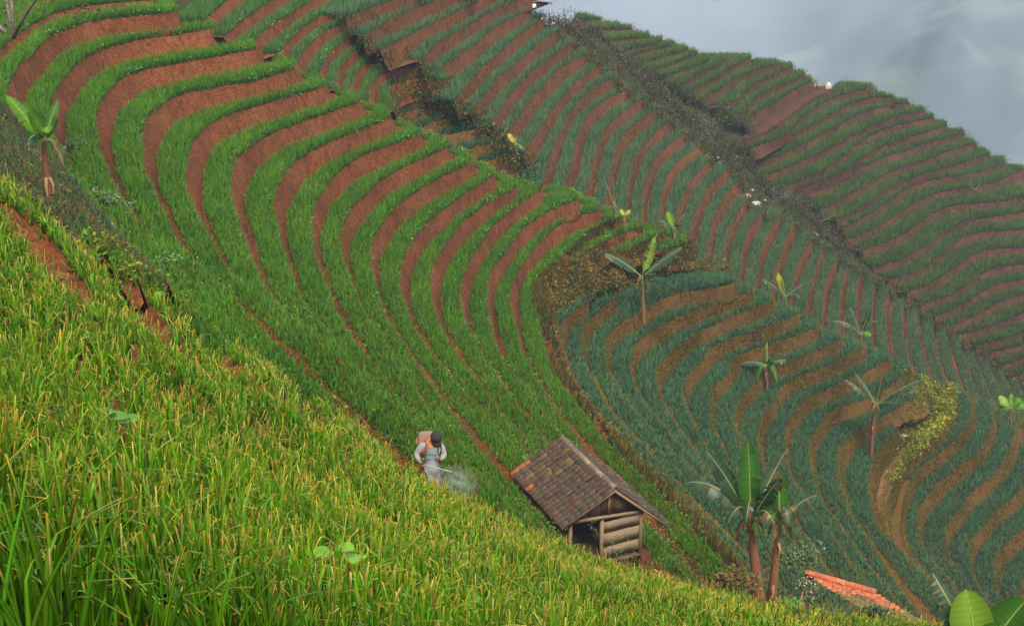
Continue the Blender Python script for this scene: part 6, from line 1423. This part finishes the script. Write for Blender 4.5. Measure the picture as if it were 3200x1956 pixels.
brush_px('bank_undergrowth', [(1700,860),(1790,815),(1860,770),(1990,800),(2140,780),(2230,800),(2290,850),(2200,866),(2050,885),(1930,915),(1830,945),(1760,960),(1690,1000),(1680,930)], 7500, .36, BANK + [(.20,.13,.04)])
brush_px('gully_undergrowth', [(1130,20),(1180,60),(1250,110),(1310,180),(1360,215),(1395,250),(1430,300),(1480,345),(1530,390),(1580,430),(1640,480),(1740,560),(1690,560),(1620,500),(1545,450),(1500,400),(1440,345),(1395,305),(1370,265),(1340,225),(1270,175),(1200,100),(1120,50)], 3600, .34, [(.04,.06,.02),(.06,.085,.02),(.10,.075,.03),(.08,.10,.03)])
brush_px('patch_weeds', [(1225,300),(1260,270),(1380,262),(1400,310),(1300,300),(1235,320)], 900, .3, OLIVE)
brush_px('yellow_bushes', [(2790,1150),(2850,1150),(2900,1230),(2890,1330),(2800,1400),(2830,1300),(2850,1240)], 1200, .34, YB)
brush_px('gully_undergrowth', [(1640,-10),(1780,30),(1900,140),(2010,250),(2110,330),(2210,420),(2300,450),(2330,560),(2450,640),(2560,720),(2500,700),(2380,610),(2250,520),(2150,430),(2030,320),(1930,220),(1830,150),(1740,80)], 6000, .6, [(.05,.05,.02),(.09,.065,.03),(.05,.085,.025),(.10,.08,.035),(.07,.11,.03),(.035,.035,.018)])
brush_px('gully_undergrowth', [(2560,720),(2640,790),(2760,870),(2900,970),(3050,1080),(3200,1180),(3200,1200),(3040,1095),(2880,985),(2740,885),(2620,805)], 1800, .22, OLIVE + [(.20,.10,.05)])
e_ = FG_EDGE[1:]; lo_ = [(u, v + 25) for u, v, D in e_]; hi_ = [(u, v - 5 + .42 * F * .87 / D) for u, v, D in e_][::-1]
brush_px('field_edge_grass', [(u, v) for u, v in lo_] + [(u, v + 22) for u, v in hi_], 9000, .30, [(.07,.22,.012),(.12,.26,.02),(.05,.16,.012),(.28,.28,.04)], .15)
brush_px('bank_undergrowth', [(0,360),(70,420),(150,480),(230,560),(330,690),(430,800),(560,930),(640,1000),(520,930),(400,850),(270,770),(130,665),(0,550)], 5500, .26, GREENB + [(.13,.15,.04),(.16,.12,.04),(.06,.12,.06),(.09,.14,.08)], .35)
brush_px('bank_undergrowth', [(2050,1600),(2200,1790),(2300,1850),(2500,1930),(2600,1990),(2500,1990),(2350,1920),(2200,1850),(2060,1760)], 2500, .30, GREENB + [(.16,.10,.04)], .35)

brush_px('bank_grass', [(690,900),(800,1000),(900,1090),(1100,1245),(1300,1410),(1320,1480),(1100,1335),(900,1185),(760,1080),(640,985)], 4200, .30, [(.05,.17,.012),(.08,.22,.02),(.04,.13,.012)], .15)
brush_px('bank_grass', [(330,760),(420,830),(560,950),(640,1010),(640,1060),(520,975),(400,890),(300,830),(240,780)], 3000, .36, [(.07,.19,.015),(.12,.22,.02),(.05,.13,.015),(.2,.2,.03)], .2)
brush_px('yard_grass', [(1600,1500),(1760,1660),(1800,1740),(2010,1760),(2060,1620),(2120,1660),(2200,1760),(2060,1800),(1850,1760),(1700,1670),(1590,1540)], 2600, .22, [(.05,.14,.012),(.08,.18,.02),(.10,.09,.03)], .3)
